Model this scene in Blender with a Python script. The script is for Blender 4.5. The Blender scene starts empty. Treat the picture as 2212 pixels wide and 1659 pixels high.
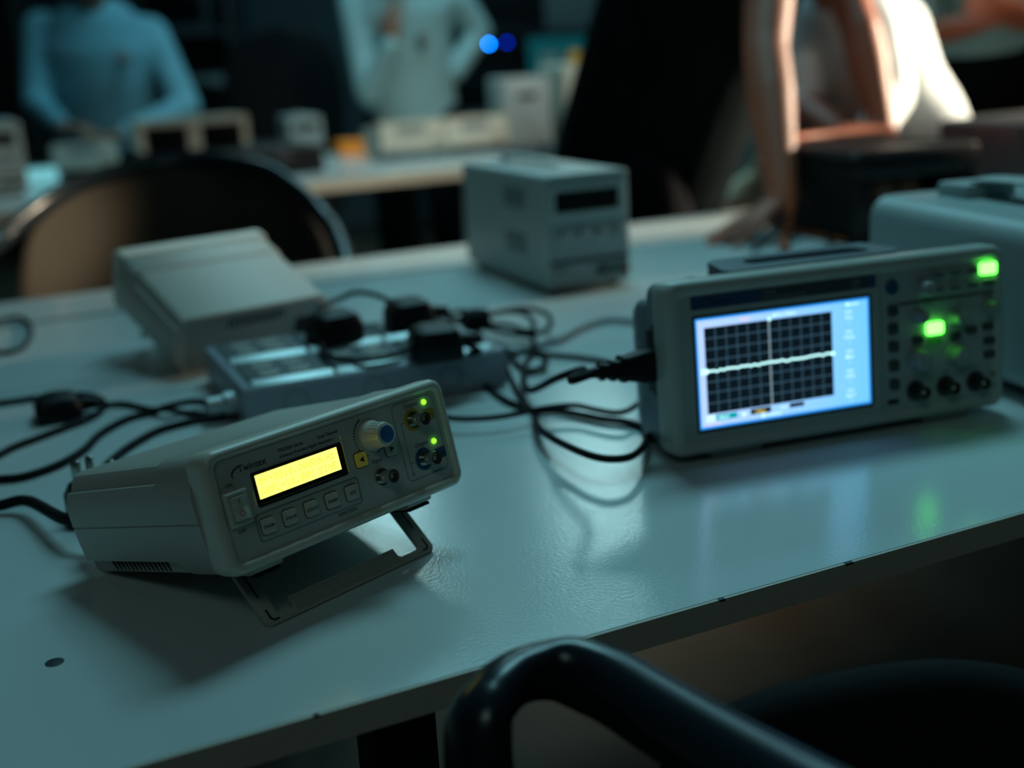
import bpy, bmesh, math, random
from mathutils import Vector, Matrix
random.seed(7)
sc = bpy.context.scene
COL = sc.collection
PI = math.pi
R = math.radians
# ------------------------------------------------------------------ camera numbers (metres, degrees)
FPX, PITCH, ROLL, CAMZ = 2574.8, 0.2696, 0.0560, 1.0735
TZ = 0.75                                   # table-top height
TA = R(25.0)                                # table direction in plan
def sight(px, py):
    r = (px-1106)/FPX; u = (829.5-py)/FPX
    c, s = math.cos(ROLL), math.sin(ROLL)
    r, u = r*c+u*s, -r*s+u*c
    c, s = math.cos(PITCH), math.sin(PITCH)
    return Vector((r, c+u*s, -s+u*c))
def on_z(px, py, z):
    d = sight(px, py); return Vector((0, 0, CAMZ)) + d*((z-CAMZ)/d.z)
def at(px, py, Y):
    d = sight(px, py); return Vector((0, 0, CAMZ)) + d*(Y/d.y)
def tab(u, n, z=TZ):                         # along / across the table rows
    c, s = math.cos(TA), math.sin(TA)
    return Vector((c*u - s*n, s*u + c*n, z))
# ------------------------------------------------------------------ materials
MATS = {}
def mat(name, col, rough=.5, metal=0., emit=None, es=0., bump=0., bs=300., var=0., vs=6., spec=.5, coat=0.):
    if name in MATS: return MATS[name]
    m = bpy.data.materials.new(name); m.use_nodes = True
    nt = m.node_tree; b = nt.nodes['Principled BSDF']
    b.inputs['Base Color'].default_value = (*col, 1); b.inputs['Roughness'].default_value = rough
    b.inputs['Metallic'].default_value = metal; b.inputs['Specular IOR Level'].default_value = spec
    b.inputs['Coat Weight'].default_value = coat
    if emit: b.inputs['Emission Color'].default_value = (*emit, 1); b.inputs['Emission Strength'].default_value = es
    tc = nt.nodes.new('ShaderNodeTexCoord')
    if var:
        n = nt.nodes.new('ShaderNodeTexNoise'); n.inputs['Scale'].default_value = vs; n.inputs['Detail'].default_value = 4
        cr = nt.nodes.new('ShaderNodeValToRGB')
        cr.color_ramp.elements[0].position = .3; cr.color_ramp.elements[1].position = .7
        cr.color_ramp.elements[0].color = (*[c*(1-var) for c in col], 1); cr.color_ramp.elements[1].color = (*[min(1, c*(1+var)) for c in col], 1)
        nt.links.new(tc.outputs['Object'], n.inputs['Vector']); nt.links.new(n.outputs['Fac'], cr.inputs['Fac']); nt.links.new(cr.outputs['Color'], b.inputs['Base Color'])
    if bump:
        n = nt.nodes.new('ShaderNodeTexNoise'); n.inputs['Scale'].default_value = bs; n.inputs['Detail'].default_value = 2
        bp = nt.nodes.new('ShaderNodeBump'); bp.inputs['Strength'].default_value = bump; bp.inputs['Distance'].default_value = .001
        nt.links.new(tc.outputs['Object'], n.inputs['Vector']); nt.links.new(n.outputs['Fac'], bp.inputs['Height']); nt.links.new(bp.outputs['Normal'], b.inputs['Normal'])
    MATS[name] = m; return m
M = dict(
    laminate=mat('white_laminate', (.62, .70, .70), .19, bump=.14, bs=380, var=.04, vs=3),
    edge=mat('dark_edge_band', (.62, .58, .50), .55, bump=.2, bs=150),
    groove=mat('groove_dark', (.02, .035, .04), .6),
    tmetal=mat('table_metal', (.05, .055, .06), .45, .3),
    case=mat('warm_grey_plastic', (.44, .42, .37), .42, bump=.10, bs=900, var=.03),
    bezel=mat('bezel_grey_plastic', (.62, .58, .49), .33, bump=.06, bs=900),
    face=mat('faceplate_grey', (.52, .51, .45), .42),
    face_dk=mat('panel_grey', (.22, .26, .26), .45),
    ink=mat('black_ink', (.012, .014, .018), .5),
    inkblue=mat('blue_ink', (.012, .02, .10), .5),
    inkred=mat('red_ink', (.45, .05, .06), .5),
    black=mat('black_plastic', (.006, .007, .009), .45, spec=.25),
    blackm=mat('black_matte', (.004, .005, .006), .7, spec=.2, bump=.2, bs=500),
    rubber=mat('black_rubber', (.008, .010, .012), .6, spec=.12),
    cream=mat('ivory_plastic', (.62, .62, .52), .35),
    blue=mat('blue_cap', (.03, .15, .38), .35),
    yellow=mat('yellow_tag', (.55, .36, .02), .45),
    bluetag=mat('blue_tag', (.015, .085, .20), .45),
    nickel=mat('nickel', (.62, .60, .55), .22, 1.),
    brass=mat('brass_pin', (.65, .52, .30), .25, 1.),
    lcd=mat('lit_yellow_lcd', (.3, .28, .02), .3, emit=(1., .96, .17), es=1.5),
    lcdoff=mat('unlit_lcd', (.04, .05, .03), .2),
    lcdink=mat('lcd_dots', (.3, .28, .02), .5, emit=(.78, .66, .045), es=1.0),
    ledg=mat('lit_green_led', (.1, .5, .05), .3, emit=(.22, 1., .02), es=2.4),
    keyg=mat('lit_green_key', (.3, .8, .2), .3, emit=(.10, 1., .065), es=7.),
    keyglow=mat('dim_green_glow', (.05, .12, .05), .4, emit=(.02, .35, .03), es=.12),
    glow=mat('yellow_glow', (.40, .39, .13), .4, emit=(.75, .66, .03), es=.05),  # faint yellow emission for the painted light bleed and the arrow key
    sfront=mat('scope_bezel', (.46, .49, .45), .35, bump=.05, bs=900),
    sface=mat('scope_face', (.36, .40, .38), .45),
    sbody=mat('scope_slate_body', (.17, .22, .26), .45, bump=.08, bs=700),
    shandle=mat('scope_handle_slate', (.14, .19, .22), .4),
    sblue=mat('scope_badge_blue', (.02, .07, .16), .35),
    skey=mat('scope_key_dark', (.05, .055, .06), .5),
    skeyg=mat('scope_key_grey', (.30, .33, .32), .45),
    gun=mat('dark_metal', (.10, .10, .09), .35, 1.),
    boxdk=mat('dark_grey_box', (.045, .065, .075), .6),
    screen=mat('lit_blue_screen', (.1, .2, .4), .3, emit=(.27, .60, 1.0), es=1.15),
    screened=mat('lit_blue_screen_edge', (.02, .2, .5), .3, emit=(.02, .33, 1.0), es=1.0),
    sgrid=mat('screen_black', (.002, .004, .006), .25, emit=(.003, .008, .013), es=1.),
    sline=mat('screen_grid', (.1, .2, .3), .4, emit=(.042, .095, .14), es=1.),
    saxis=mat('screen_axis', (.1, .2, .3), .4, emit=(.36, .50, .58), es=1.),
    strace=mat('screen_trace', (.6, 1, 1), .4, emit=(.55, 1.0, 1.0), es=1.3),
    stext=mat('screen_white_text', (.8, 1, 1), .4, emit=(.62, .95, 1.0), es=1.15),
    spink=mat('screen_pink_text', (.8, .4, .7), .4, emit=(1., .55, .85), es=1.),
    syel=mat('screen_yellow_text', (.8, .7, .1), .4, emit=(1., .72, .05), es=1.),
    steal=mat('screen_teal', (.0, .4, .4), .4, emit=(.0, .35, .40), es=1.),
    psu=mat('psu_grey_paint', (.36, .43, .42), .42, bump=.08, bs=800, var=.03),
    psuf=mat('psu_front', (.30, .37, .39), .42),
    smoke=mat('smoked_window', (.003, .004, .005), .3, spec=.12),
    strip=mat('strip_grey_plastic', (.30, .34, .40), .4),
    sock=mat('socket_cover', (.10, .13, .135), .55, spec=.2),
    sockw=mat('socket_contact', (.42, .44, .40), .5),
    chrome=mat('chrome_trim', (.50, .55, .55), .50, 1.),
    bigsc=mat('grey_green_paint', (.33, .40, .40), .4, bump=.06, bs=700),
    orange=mat('orange_edge', (.40, .075, .012), .5),
    orangeb=mat('orange_box_paint', (.95, .30, .015), .5),
    copper=mat('copper_winding', (.28, .13, .07), .5, var=.5, vs=40),
    greycab=mat('grey_cable', (.20, .24, .26), .4),
    shirt=mat('light_blue_shirt_cloth', (.17, .42, .52), .8, bump=.3, bs=120, var=.14, vs=7),
    shirt2=mat('pale_blue_shirt_cloth', (.30, .52, .55), .8, bump=.3, bs=120, var=.10, vs=7),
    coat=mat('white_coat_cloth', (.66, .74, .78), .8, bump=.3, bs=100, var=.05, vs=6),
    tee=mat('black_tshirt_cloth', (.004, .0075, .0085), .9, spec=.04, bump=.3, bs=120, var=.3, vs=8),
    trous=mat('black_trouser_cloth', (.005, .006, .008), .9, spec=.06, bump=.3, bs=120, var=.3, vs=8),
    skin=mat('skin', (.36, .105, .058), .5, var=.06, vs=12),
    skind=mat('skin_dark', (.24, .12, .08), .5, var=.06, vs=12),
    hair=mat('black_hair', (.010, .009, .008), .5, bump=.5, bs=250),
    khaki=mat('khaki_canvas', (.88, .72, .50), .85, bump=.4, bs=150),
    wall=mat('wall_paint_dark', (.055, .085, .095), .8, var=.08, vs=1.2),
    floorm=mat('floor_vinyl', (.075, .064, .044), .75, var=.2, vs=2.5),
    ceil=mat('ceiling_paint', (.10, .12, .12), .9),
    bluep=mat('blue_paint', (.01, .06, .14), .5),
    ledb=mat('lit_blue_led', (.0, .1, .6), .3, emit=(.0, .21, 1.0), es=60.),
    ledb2=mat('dim_blue_led', (.0, .02, .5), .3, emit=(.0, .02, .55), es=14.),
    teal=mat('teal_monitor_panel', (.01, .12, .13), .3, emit=(.0, .10, .12), es=.35),
    amber=mat('amber_panel', (.5, .3, .03), .4, emit=(.5, .28, .02), es=.35),
    pale=mat('pale_panel', (.55, .56, .48), .45),
    paleglow=mat('pale_glow', (.5, .7, .7), .4, emit=(.16, .48, .52), es=.8),  # added glow for a pale box front
    cloth=mat('black_seat_fabric', (.010, .011, .012), .85, spec=.15, bump=.4, bs=400),
    shellm=mat('chair_shell_brown_black', (.05, .043, .034), .7, spec=.15),
    chairp=mat('black_chair_plastic', (.010, .018, .024), .27),
)
# the lit screen shifts from pale lavender at the left to cyan at the right
nt = M['screen'].node_tree; bs_ = nt.nodes['Principled BSDF']; tc = nt.nodes.new('ShaderNodeTexCoord'); sx0 = nt.nodes.new('ShaderNodeSeparateXYZ'); cr = nt.nodes.new('ShaderNodeValToRGB')
cr.color_ramp.elements[0].color = (.44, .62, 1.0, 1); cr.color_ramp.elements[1].color = (.17, .56, 1.0, 1); cr.color_ramp.elements[0].position = .05; cr.color_ramp.elements[1].position = .95
nt.links.new(tc.outputs['Generated'], sx0.inputs[0]); nt.links.new(sx0.outputs['X'], cr.inputs['Fac']); nt.links.new(cr.outputs['Color'], bs_.inputs['Emission Color'])
# ------------------------------------------------------------------ mesh builder
class B:
    def __init__(s): s.bm = bmesh.new()
    def _merge(s, t, mx=None):
        if mx is not None: bmesh.ops.transform(t, matrix=mx, verts=t.verts)
        me = bpy.data.meshes.new('t'); t.to_mesh(me); t.free(); s.bm.from_mesh(me); bpy.data.meshes.remove(me); return s
    def box(s, a, b, bev=0., seg=2, mx=None):
        t = bmesh.new(); bmesh.ops.create_cube(t, size=1)
        a, b = Vector(a), Vector(b); c = (a+b)/2; d = b-a
        for v in t.verts: v.co = Vector((v.co.x*d.x, v.co.y*d.y, v.co.z*d.z))+c
        if bev: bmesh.ops.bevel(t, geom=t.edges[:], offset=bev, segments=seg, profile=.5, affect='EDGES', clamp_overlap=True)
        return s._merge(t, mx)
    def loft(s, secs, cap0=True, cap1=True, closed=True, mx=None):
        t = bmesh.new(); rows = [[t.verts.new(p) for p in q] for q in secs]
        n = len(rows[0])
        for i in range(len(rows)-1):
            for j in range(n if closed else n-1):
                k = (j+1) % n
                t.faces.new((rows[i][j], rows[i][k], rows[i+1][k], rows[i+1][j]))
        if cap0: t.faces.new(rows[0][::-1])
        if cap1: t.faces.new(rows[-1])
        bmesh.ops.recalc_face_normals(t, faces=t.faces)
        return s._merge(t, mx)
    def prism(s, pts, f, a, b, bev=0., seg=2, mx=None):     # f(u,v,w) -> 3D, extruded w from a to b
        t = bmesh.new(); n = len(pts)
        A = [t.verts.new(f(p[0], p[1], a)) for p in pts]; Bq = [t.verts.new(f(p[0], p[1], b)) for p in pts]
        t.faces.new(A); t.faces.new(Bq[::-1])
        for j in range(n):
            k = (j+1) % n; t.faces.new((A[k], A[j], Bq[j], Bq[k]))
        bmesh.ops.recalc_face_normals(t, faces=t.faces)
        if bev: bmesh.ops.bevel(t, geom=t.edges[:], offset=bev, segments=seg, profile=.5, affect='EDGES', clamp_overlap=True)
        return s._merge(t, mx)
    def lathe(s, prof, o, ax, n=24, closed=False):          # prof: (distance along axis, radius)
        o = Vector(o); ax = Vector(ax).normalized(); u = ax.orthogonal().normalized(); v = ax.cross(u)
        secs = [[o+ax*d+(u*math.cos(2*PI*k/n)+v*math.sin(2*PI*k/n))*max(r, 1e-5) for k in range(n)] for d, r in prof]
        return s.loft(secs)
    def cyl(s, a, b, r, n=20):
        a, b = Vector(a), Vector(b); L = (b-a).length
        return s.lathe([(0, r), (L, r)], a, b-a, n)
    def tube(s, pts, r, n=10, closed=False, flat=None, wide=None):
        pts = [Vector(p) for p in pts]; N = len(pts); secs = []; up = None
        for i, p in enumerate(pts):
            a = pts[i-1] if (i > 0 or closed) else p; b = pts[(i+1) % N] if (i < N-1 or closed) else p
            t = (b-a).normalized()
            if wide is not None: u = Vector(wide)
            else: u = up if up is not None else t.orthogonal()
            u = (u-t*u.dot(t)).normalized(); up = u; v = t.cross(u)
            rr = r[i] if isinstance(r, (list, tuple)) else r
            ra, rb = rr if isinstance(rr, tuple) else (rr, rr*(flat or 1))
            secs.append([p+u*math.cos(2*PI*k/n)*ra+v*math.sin(2*PI*k/n)*rb for k in range(n)])
        if closed: secs.append(secs[0]); return s.loft(secs, False, False)
        return s.loft(secs)
    def limb(s, pts, rad, wide=(1, 0, 0), n=16):            # tapered limb with rounded ends
        pts = [Vector(p) for p in pts]; rad = [q if isinstance(q, tuple) else (q, q) for q in rad]
        P, Q = [], []
        d0 = (pts[0]-pts[1]).normalized(); d1 = (pts[-1]-pts[-2]).normalized(); m0 = min(rad[0]); m1 = min(rad[-1])
        for o, k in ((.98, .15), (.85, .5), (.5, .85)): P.append(pts[0]+d0*m0*o); Q.append((rad[0][0]*k, rad[0][1]*k))
        P += pts; Q += rad
        for o, k in ((.5, .85), (.85, .5), (.98, .15)): P.append(pts[-1]+d1*m1*o); Q.append((rad[-1][0]*k, rad[-1][1]*k))
        return s.tube(P, Q, n, wide=wide)
    def ball(s, c, r, n=16):
        t = bmesh.new(); bmesh.ops.create_uvsphere(t, u_segments=n, v_segments=max(6, n//2), radius=1)
        r = r if isinstance(r, (tuple, list)) else (r, r, r)
        for v in t.verts: v.co = Vector((v.co.x*r[0], v.co.y*r[1], v.co.z*r[2]))+Vector(c)
        return s._merge(t)
    def quad(s, a, b, c, d):
        vs = [s.bm.verts.new(p) for p in (a, b, c, d)]; s.bm.faces.new(vs); return s
    def mesh(s, name, mt, ang=35, mx=None):
        me = bpy.data.meshes.new(name)
        if mx is not None: bmesh.ops.transform(s.bm, matrix=mx, verts=s.bm.verts)
        s.bm.to_mesh(me); s.bm.free(); me.materials.append(mt)
        if len(me.polygons):
            me.polygons.foreach_set('use_smooth', [True]*len(me.polygons)); me.set_sharp_from_angle(angle=R(ang))
        return me
    def build(s, name, mt, parent=None, ang=35, label=None):
        o = bpy.data.objects.new(name, s.mesh(name, mt, ang)); COL.objects.link(o)
        if parent is not None: o.parent = parent
        if label: o['label'] = label
        return o
def empty(name, loc=(0, 0, 0), rot=None, label=None, cat=None, group=None):
    o = bpy.data.objects.new(name, None); COL.objects.link(o); o.empty_display_size = .05
    o.matrix_world = Matrix.Translation(loc) @ (rot.to_4x4() if rot is not None else Matrix())
    return tag(o, label, cat, group)
def tag(o, label=None, cat=None, group=None, kind=None):
    if label: o['label'] = label
    if cat: o['category'] = cat
    if group: o['group'] = group
    if kind: o['kind'] = kind
    return o
def rz(a): return Matrix.Rotation(a, 3, 'Z')
def rx(a): return Matrix.Rotation(a, 3, 'X')
def children(o): return [c for c in bpy.data.objects if c.parent == o]
def copy_tree(o, parent=None, kids=None):
    c = o.copy(); COL.objects.link(c)
    if parent is not None: c.parent = parent
    for ch in children(o):
        if ch is not c: copy_tree(ch, c)
    return c
def spline(pts, k=6, closed=False):
    pts = [Vector(p) for p in pts]; n = len(pts); out = []
    for i in range(n if closed else n-1):
        g = lambda j: pts[j % n] if closed else pts[max(0, min(n-1, j))]
        p0, p1, p2, p3 = g(i-1), g(i), g(i+1), g(i+2)
        for q in range(k):
            t = q/k
            out.append(.5*((2*p1)+(p2-p0)*t+(2*p0-5*p1+4*p2-p3)*t*t+(3*p1-p0-3*p2+p3)*t**3))
    if not closed: out.append(pts[-1])
    return out
def rrect(x0, x1, z0, z1, r, k=5):
    out = []
    for cx, cz, a in ((x1-r, z1-r, 0), (x0+r, z1-r, 90), (x0+r, z0+r, 180), (x1-r, z0+r, 270)):
        for i in range(k+1):
            t = R(a+90*i/k); out.append((cx+r*math.cos(t), cz+r*math.sin(t)))
    return out
FY = lambda u, v, w: (u, w, v)               # front panels: u right, v up, w depth
FX = lambda u, v, w: (w, u, v)
FZ = lambda u, v, w: (u, v, w)
def text_mesh(b, body, x, z, size, y, bold=0., sx=1., align='LEFT'):   # lettering standing in a front panel
    cu = bpy.data.curves.new('lettering', 'FONT'); cu.body = body; cu.size = size; cu.align_x = align; cu.offset = bold; cu.resolution_u = 2
    o = bpy.data.objects.new('lettering_source', cu); COL.objects.link(o)
    bpy.context.view_layer.update()
    me = bpy.data.meshes.new_from_object(o.evaluated_get(bpy.context.evaluated_depsgraph_get()))
    for v in me.vertices: v.co = Vector((x+v.co.x*sx, y, z+v.co.y))
    b.bm.from_mesh(me); bpy.data.meshes.remove(me); bpy.data.objects.remove(o); bpy.data.curves.remove(cu)
    return b
def letters(parent, name, mt, items, y):     # each printed word is a part of its own
    for (t, x, z, size, bold, sx, al) in items:
        b = B(); text_mesh(b, t, x, z, size, y, bold, sx, al); mm(b, name, mt, parent)
def frect(b, x0, x1, z0, z1, y):
    return b.quad((x0, y, z0), (x1, y, z0), (x1, y, z1), (x0, y, z1))
def fring(b, x0, x1, z0, z1, r, w, y, k=5):   # thin printed frame line
    a = rrect(x0, x1, z0, z1, r, k); c = rrect(x0+w, x1-w, z0+w, z1-w, max(r-w, w*.2), k); n = len(a)
    for i in range(n):
        j = (i+1) % n
        b.quad((a[i][0], y, a[i][1]), (a[j][0], y, a[j][1]), (c[j][0], y, c[j][1]), (c[i][0], y, c[i][1]))
    return b
def fdisc(b, x, z, r, y, n=20):
    vs = [b.bm.verts.new((x+r*math.cos(2*PI*i/n), y, z+r*math.sin(2*PI*i/n))) for i in range(n)]; b.bm.faces.new(vs); return b
def remesh(b, name, mt, voxel=.007, parent=None, smooth=6, label=None):
    me = b.mesh('tmp', mt); o = bpy.data.objects.new('tmp', me); COL.objects.link(o)
    md = o.modifiers.new('r', 'REMESH'); md.mode = 'VOXEL'; md.voxel_size = voxel
    ms = o.modifiers.new('s', 'SMOOTH'); ms.factor = .5; ms.iterations = smooth
    bpy.context.view_layer.update()
    nm = bpy.data.meshes.new_from_object(o.evaluated_get(bpy.context.evaluated_depsgraph_get()))
    bpy.data.objects.remove(o); bpy.data.meshes.remove(me)
    nm.materials.clear(); nm.materials.append(mt); nm.polygons.foreach_set('use_smooth', [True]*len(nm.polygons)); nm.name = name
    q = bpy.data.objects.new(name, nm); COL.objects.link(q)
    if parent is not None: q.parent = parent
    if label: q['label'] = label
    return q
def mm(b, name, mt, parent=None, label=None, ang=35):
    bmesh.ops.transform(b.bm, matrix=Matrix.Scale(.001, 4), verts=b.bm.verts)
    return b.build(name, mt, parent, ang, label)
DOTS = {'M': '10001 11011 10101 10101 10001 10001 10001', 'F': '11111 10000 10000 11110 10000 10000 10000', '=': '00000 00000 11111 00000 11111 00000 00000',
 '0': '01110 10001 10011 10101 11001 10001 01110', '1': '00100 01100 00100 00100 00100 00100 01110', '.': '00000 00000 00000 00000 00000 01100 01100',
 'k': '10000 10000 10010 10100 11000 10100 10010', 'H': '10001 10001 10001 11111 10001 10001 10001', 'z': '00000 00000 11111 00010 00100 01000 11111',
 'A': '01110 10001 10001 10001 11111 10001 10001', 'P': '11110 10001 10001 11110 10000 10000 10000', 'L': '10000 10000 10000 10000 10000 10000 11111',
 'V': '10001 10001 10001 10001 10001 01010 00100', 'S': '01111 10000 10000 01110 00001 00001 11110', 'I': '01110 00100 00100 00100 00100 00100 01110',
 'N': '10001 10001 11001 10101 10011 10001 10001', 'E': '11111 10000 10000 11110 10000 10000 11111'}
def dot_text(b, body, x, z, w, h, pitch, y):
    for i, ch in enumerate(body):
        if ch == ' ': continue
        for r, row in enumerate(DOTS[ch].split()):
            for c, v in enumerate(row):
                if v == '1':
                    x0 = x+i*pitch+c*w/5; z0 = z+h-(r+1)*h/7
                    frect(b, x0, x0+w/5*.92, z0, z0+h/7*.92, y)
def bnc(parent, x, z, y0=0., sc_=1., L=13., m='nickel'):
    b = B(); b.lathe([(0, 5.6*sc_), (1.6, 5.6*sc_), (1.6, 4.3*sc_), (3.5, 4.3*sc_), (3.5, 3.9*sc_), (L-4, 3.9*sc_), (L-4, 4.4*sc_), (L, 4.4*sc_), (L, 3.5*sc_), (L-6, 3.4*sc_), (L-6, .1)], (x, y0, z), (0, -1, 0), 28)
    for s in (-1, 1): b.cyl((x+s*3.6*sc_, y0-L+5.5, z), (x+s*5.4*sc_, y0-L+5.5, z), .9*sc_, 10)
    o = mm(b, 'bnc_connector', M[m], parent)
    c = B(); c.cyl((x, y0-L+6, z), (x, y0-L+2.2, z), 1.5*sc_, 14); mm(c, 'insulator', M['pale'], o)
    return o
# ------------------------------------------------------------------ bench function generator (front face in the local XZ plane)
GW, GH, GD = 190.5, 70.5, 175.
def make_generator(name, label, cat, lit=True):
    g = empty(name, label=label, cat=cat)
    # case, one closed shell with side ledge, seam notch and lower step
    ledge = [(13.5, 67), (8, 65), (5.3, 62), (3.4, 56.5), (3.2, 55.6), (-.2, 55), (-2.4, 48), (-3, 42), (-2.4, 31.5), (-1.5, 31.2), (-1.5, 30.6), (-2.3, 30.2), (-.9, 18.7), (1, 7), (4.9, 5.6), (6.8, -1.4), (11.3, -3.7)]
    plain = [(9.5, 68.3), (5, 66), (2.2, 62.5), (.4, 57.0), (.1, 56.4), (-.6, 55), (-2.4, 48), (-3, 42), (-2.4, 31.5), (-1.5, 31.2), (-1.5, 30.6), (-2.3, 30.2), (-1.4, 18.7), (.2, 7), (1.6, 4.6), (4.5, 0), (9.5, -3.7)]
    def sec(p, y, dz=0): return [(x, y, z+(dz if z > 40 else 0)) for x, z in p]+[(GW-x, y, z+(dz if z > 40 else 0)) for x, z in reversed(p)]
    b = B(); b.loft([sec(plain, 17, 1.0), sec(plain, 57, .6), sec(ledge, 59, .6), sec(ledge, 174, -1.0), [(x*.97+GW*.015, GD, z*.97+1) for x, y, z in sec(ledge, 174, -1.)]])
    mm(b, 'case', M['case'], g, ang=28)
    for s in (0, 1):
        b = B()
        for i in range(14):
            y = 77+i*5.2; X = (lambda x: x) if s == 0 else (lambda x: GW-x)
            b.loft([[(X(3.6), y, 5.8), (X(3.6), y+1.7, 5.8), (X(4.8), y+1.7, 5.8), (X(4.8), y, 5.8)], [(X(6.3), y, -1.0), (X(6.3), y+1.7, -1.0), (X(7.6), y+1.7, -.8), (X(7.6), y, -.8)]])
        mm(b, 'vent_grille', M['groove'], g)
    # bezel ring with bowed front and back edges
    def ring(ins, r, y, bow, lean=0.):
        out = []
        for x, z in rrect(-1.2+ins, GW+1.2-ins, -3.2+ins, 71.6-ins, r, 8):
            t = (z+3.2)/74.8; out.append((x - .0, y+bow*math.sin(PI*max(0, min(1, t)))+lean*(t-.5), z))
        return out
    b = B(); b.loft([ring(2.2, 6, 17.5, 7), ring(.9, 7, 16.3, 7), ring(.2, 8, 14, 6.5), ring(0, 8.5, 4, 3), ring(.7, 8.5, .3, 2.2), ring(2.2, 8, -2.0, 1.4), ring(4.2, 7, -2.6, 1.0), ring(6.0, 5.5, -1.6, .6), ring(7.2, 5, .6, 0), ring(7.4, 5, 2.4, 0)], False, False)
    mm(b, 'front_bezel', M['bezel'], g, ang=50)
    b = B(); b.prism(rrect(5.4, 185.1, 3.0, 65.2, 5, 5), FY, .4, 12.); fp = mm(b, 'faceplate', M['face'], g)
    # display
    b = B(); b.loft([[(x, y, z) for x, z in rrect(29+i, 97.4-i, 30.9+i, 51.3-i, 1.2, 3)] for i, y in ((-.3, .35), (0, -.3), (1.2, -.3), (1.6, .3))], False, True)
    dw = mm(b, 'display_window', M['black'], g)
    b = B(); frect(b, 31, 93.4, 35.2, 49.6, -.05); ds = mm(b, 'screen_or_glow_face', M['lcd' if lit else 'lcdoff'], dw)
    b = B(); dot_text(b, 'MF=0010.00000kHz', 33.2, 43.4, 2.75, 4.3, 3.62, -.15); dot_text(b, 'AMPL=10.00V SINE', 33.2, 37.0, 2.75, 4.3, 3.62, -.15)
    if lit: mm(b, 'display_digits', M['lcdink'], dw)
    else: b.bm.free()
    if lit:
        b = B(); frect(b, 98.0, 98.7, 32, 56, .32); mm(b, 'light_bleed', M['glow'], dw); b = B(); frect(b, 27.4, 28.0, 33, 41, .32); mm(b, 'light_bleed', M['glow'], dw)  # strips painted as yellow light leaking round the display
    # lettering
    b = B(); yy = .33
    letters(fp, 'printed_lettering', M['ink'], (('Twintex', 21.5, 54.2, 6.0, .10, 1., 'LEFT'), ('Series', 63.4, 57.9, 2.9, .06, 1., 'LEFT'), ('TFG3205', 51.2, 57.9, 2.9, .06, 1., 'LEFT'),
        ('Dual Channel', 97.6, 57.9, 2.9, .06, 1., 'RIGHT'), ('Arbitrary Function Signal Generator', 51.2, 54.2, 2.9, .06, .98, 'LEFT'), ('ON', 13.2, 48.1, 3.2, .04, 1., 'CENTER'), ('OFF', 14.2, 20.4, 3.2, .04, 1., 'CENTER'),
        ('FUNCTION', 90, 7.6, 2.9, .04, 1., 'CENTER'), ('Input', 118, 31.0, 4.2, .02, 1., 'LEFT'), ('Output', 154.6, 58.0, 4.2, .02, 1., 'LEFT'), ('Output', 155.9, 31.0, 4.2, .02, 1., 'LEFT'), ('Channel', 165.0, 11.0, 2.6, .03, 1., 'LEFT')), yy)
    fring(b, 143.8, 181.2, 10.8, 62.8, 4, .35, yy)
    frect(b, 149.0, 149.35, 15.6, 49.4, yy); frect(b, 149.0, 154, 49.1, 49.45, yy); frect(b, 149.0, 156, 22, 22.35, yy)
    for i in range(3): frect(b, 147.6+i*.5, 150.8-i*.5, 15.2-i*.8, 15.5-i*.8, yy)
    mm(b, 'printed_outline', M['ink'], fp); b = B()
    for i in range(3): frect(b, 128.6+i*.5, 131.8-i*.5, 16.4-i*.8, 16.7-i*.8, yy)
    mm(b, 'ground_mark', M['ink'], fp); b = B()
    for i in range(16):
        a = R(118+i*8.4)
        fdisc(b, 121.9+13.0*math.cos(a), 49.1+13.0*math.sin(a), .55 if i > 10 else .35+.03*(15-i), yy, 10)
    for i in range(4): fdisc(b, 124.6+i*1.7, 37.2+i*.62, .62, yy, 10)
    mm(b, 'printed_dots', M['ink'], fp)
    b = B(); n = 14
    for i in range(n):                                      # swoosh beside the maker's name
        def pt(k):
            a = R(75+150*k/n); w = 1.6*math.sin(PI*min(1, (k+.4)/n)); c, s = math.cos(a), math.sin(a)
            return (24.3+8.2*c, 54.0+4.4*s), (24.3+(8.2-w)*c, 54.0+(4.4-w*.7)*s)
        (a0, a1), (b0, b1) = pt(i), pt(i+1)
        b.quad((a0[0], yy, a0[1]), (b0[0], yy, b0[1]), (b1[0], yy, b1[1]), (a1[0], yy, a1[1]))
    mm(b, 'printed_swoosh', M['inkblue'], fp)
    # power switch
    b = B(); b.loft([[(x, y, z) for x, z in rrect(6.2+i, 22.0-i, 25.1+j, 45.5-j, .8, 3)] for i, j, y in ((0, 0, .5), (0, 0, -2.2), (.8, .8, -3.4), (2.6, 2.4, -3.4), (2.9, 2.8, .2))], False, True)
    sw = mm(b, 'power_switch', M['cream'], g)
    b = B(); b.prism([(-2.0, 28.2), (-6.2, 28.4), (-4.2, 35), (-3.9, 36.5), (-5.0, 42.4), (-2.0, 42.4)], lambda u, v, w: (w, u, v), 9.3, 18.9, .3); rk = mm(b, 'rocker', M['cream'], sw)
    b = B(); b.loft([[(13.8, -4.36, 38), (14.4, -4.36, 38), (14.4, -4.95, 41), (13.8, -4.95, 41)], [(13.8, -3.9, 38), (14.4, -3.9, 38), (14.4, -4.5, 41), (13.8, -4.5, 41)]]); mm(b, 'switch_mark', M['inkred'], rk); b = B(); b.lathe([(0, 1.85), (.12, 1.85), (.12, 1.35), (0, 1.35), (-.3, 1.4), (-.3, 1.8)], (14.1, -4.98, 32.4), (0, -1, .30), 20); mm(b, 'switch_mark', M['inkred'], rk)
    # key field and keys
    b = B(); b.loft([[(x, y, z) for x, z in rrect(24.4+i, 103.6-i, 10.6+i, 27.4-i, 2.5, 4)] for i, y in ((-.4, .41), (0, .15), (.6, .15), (.9, .45))], False, False)
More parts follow.
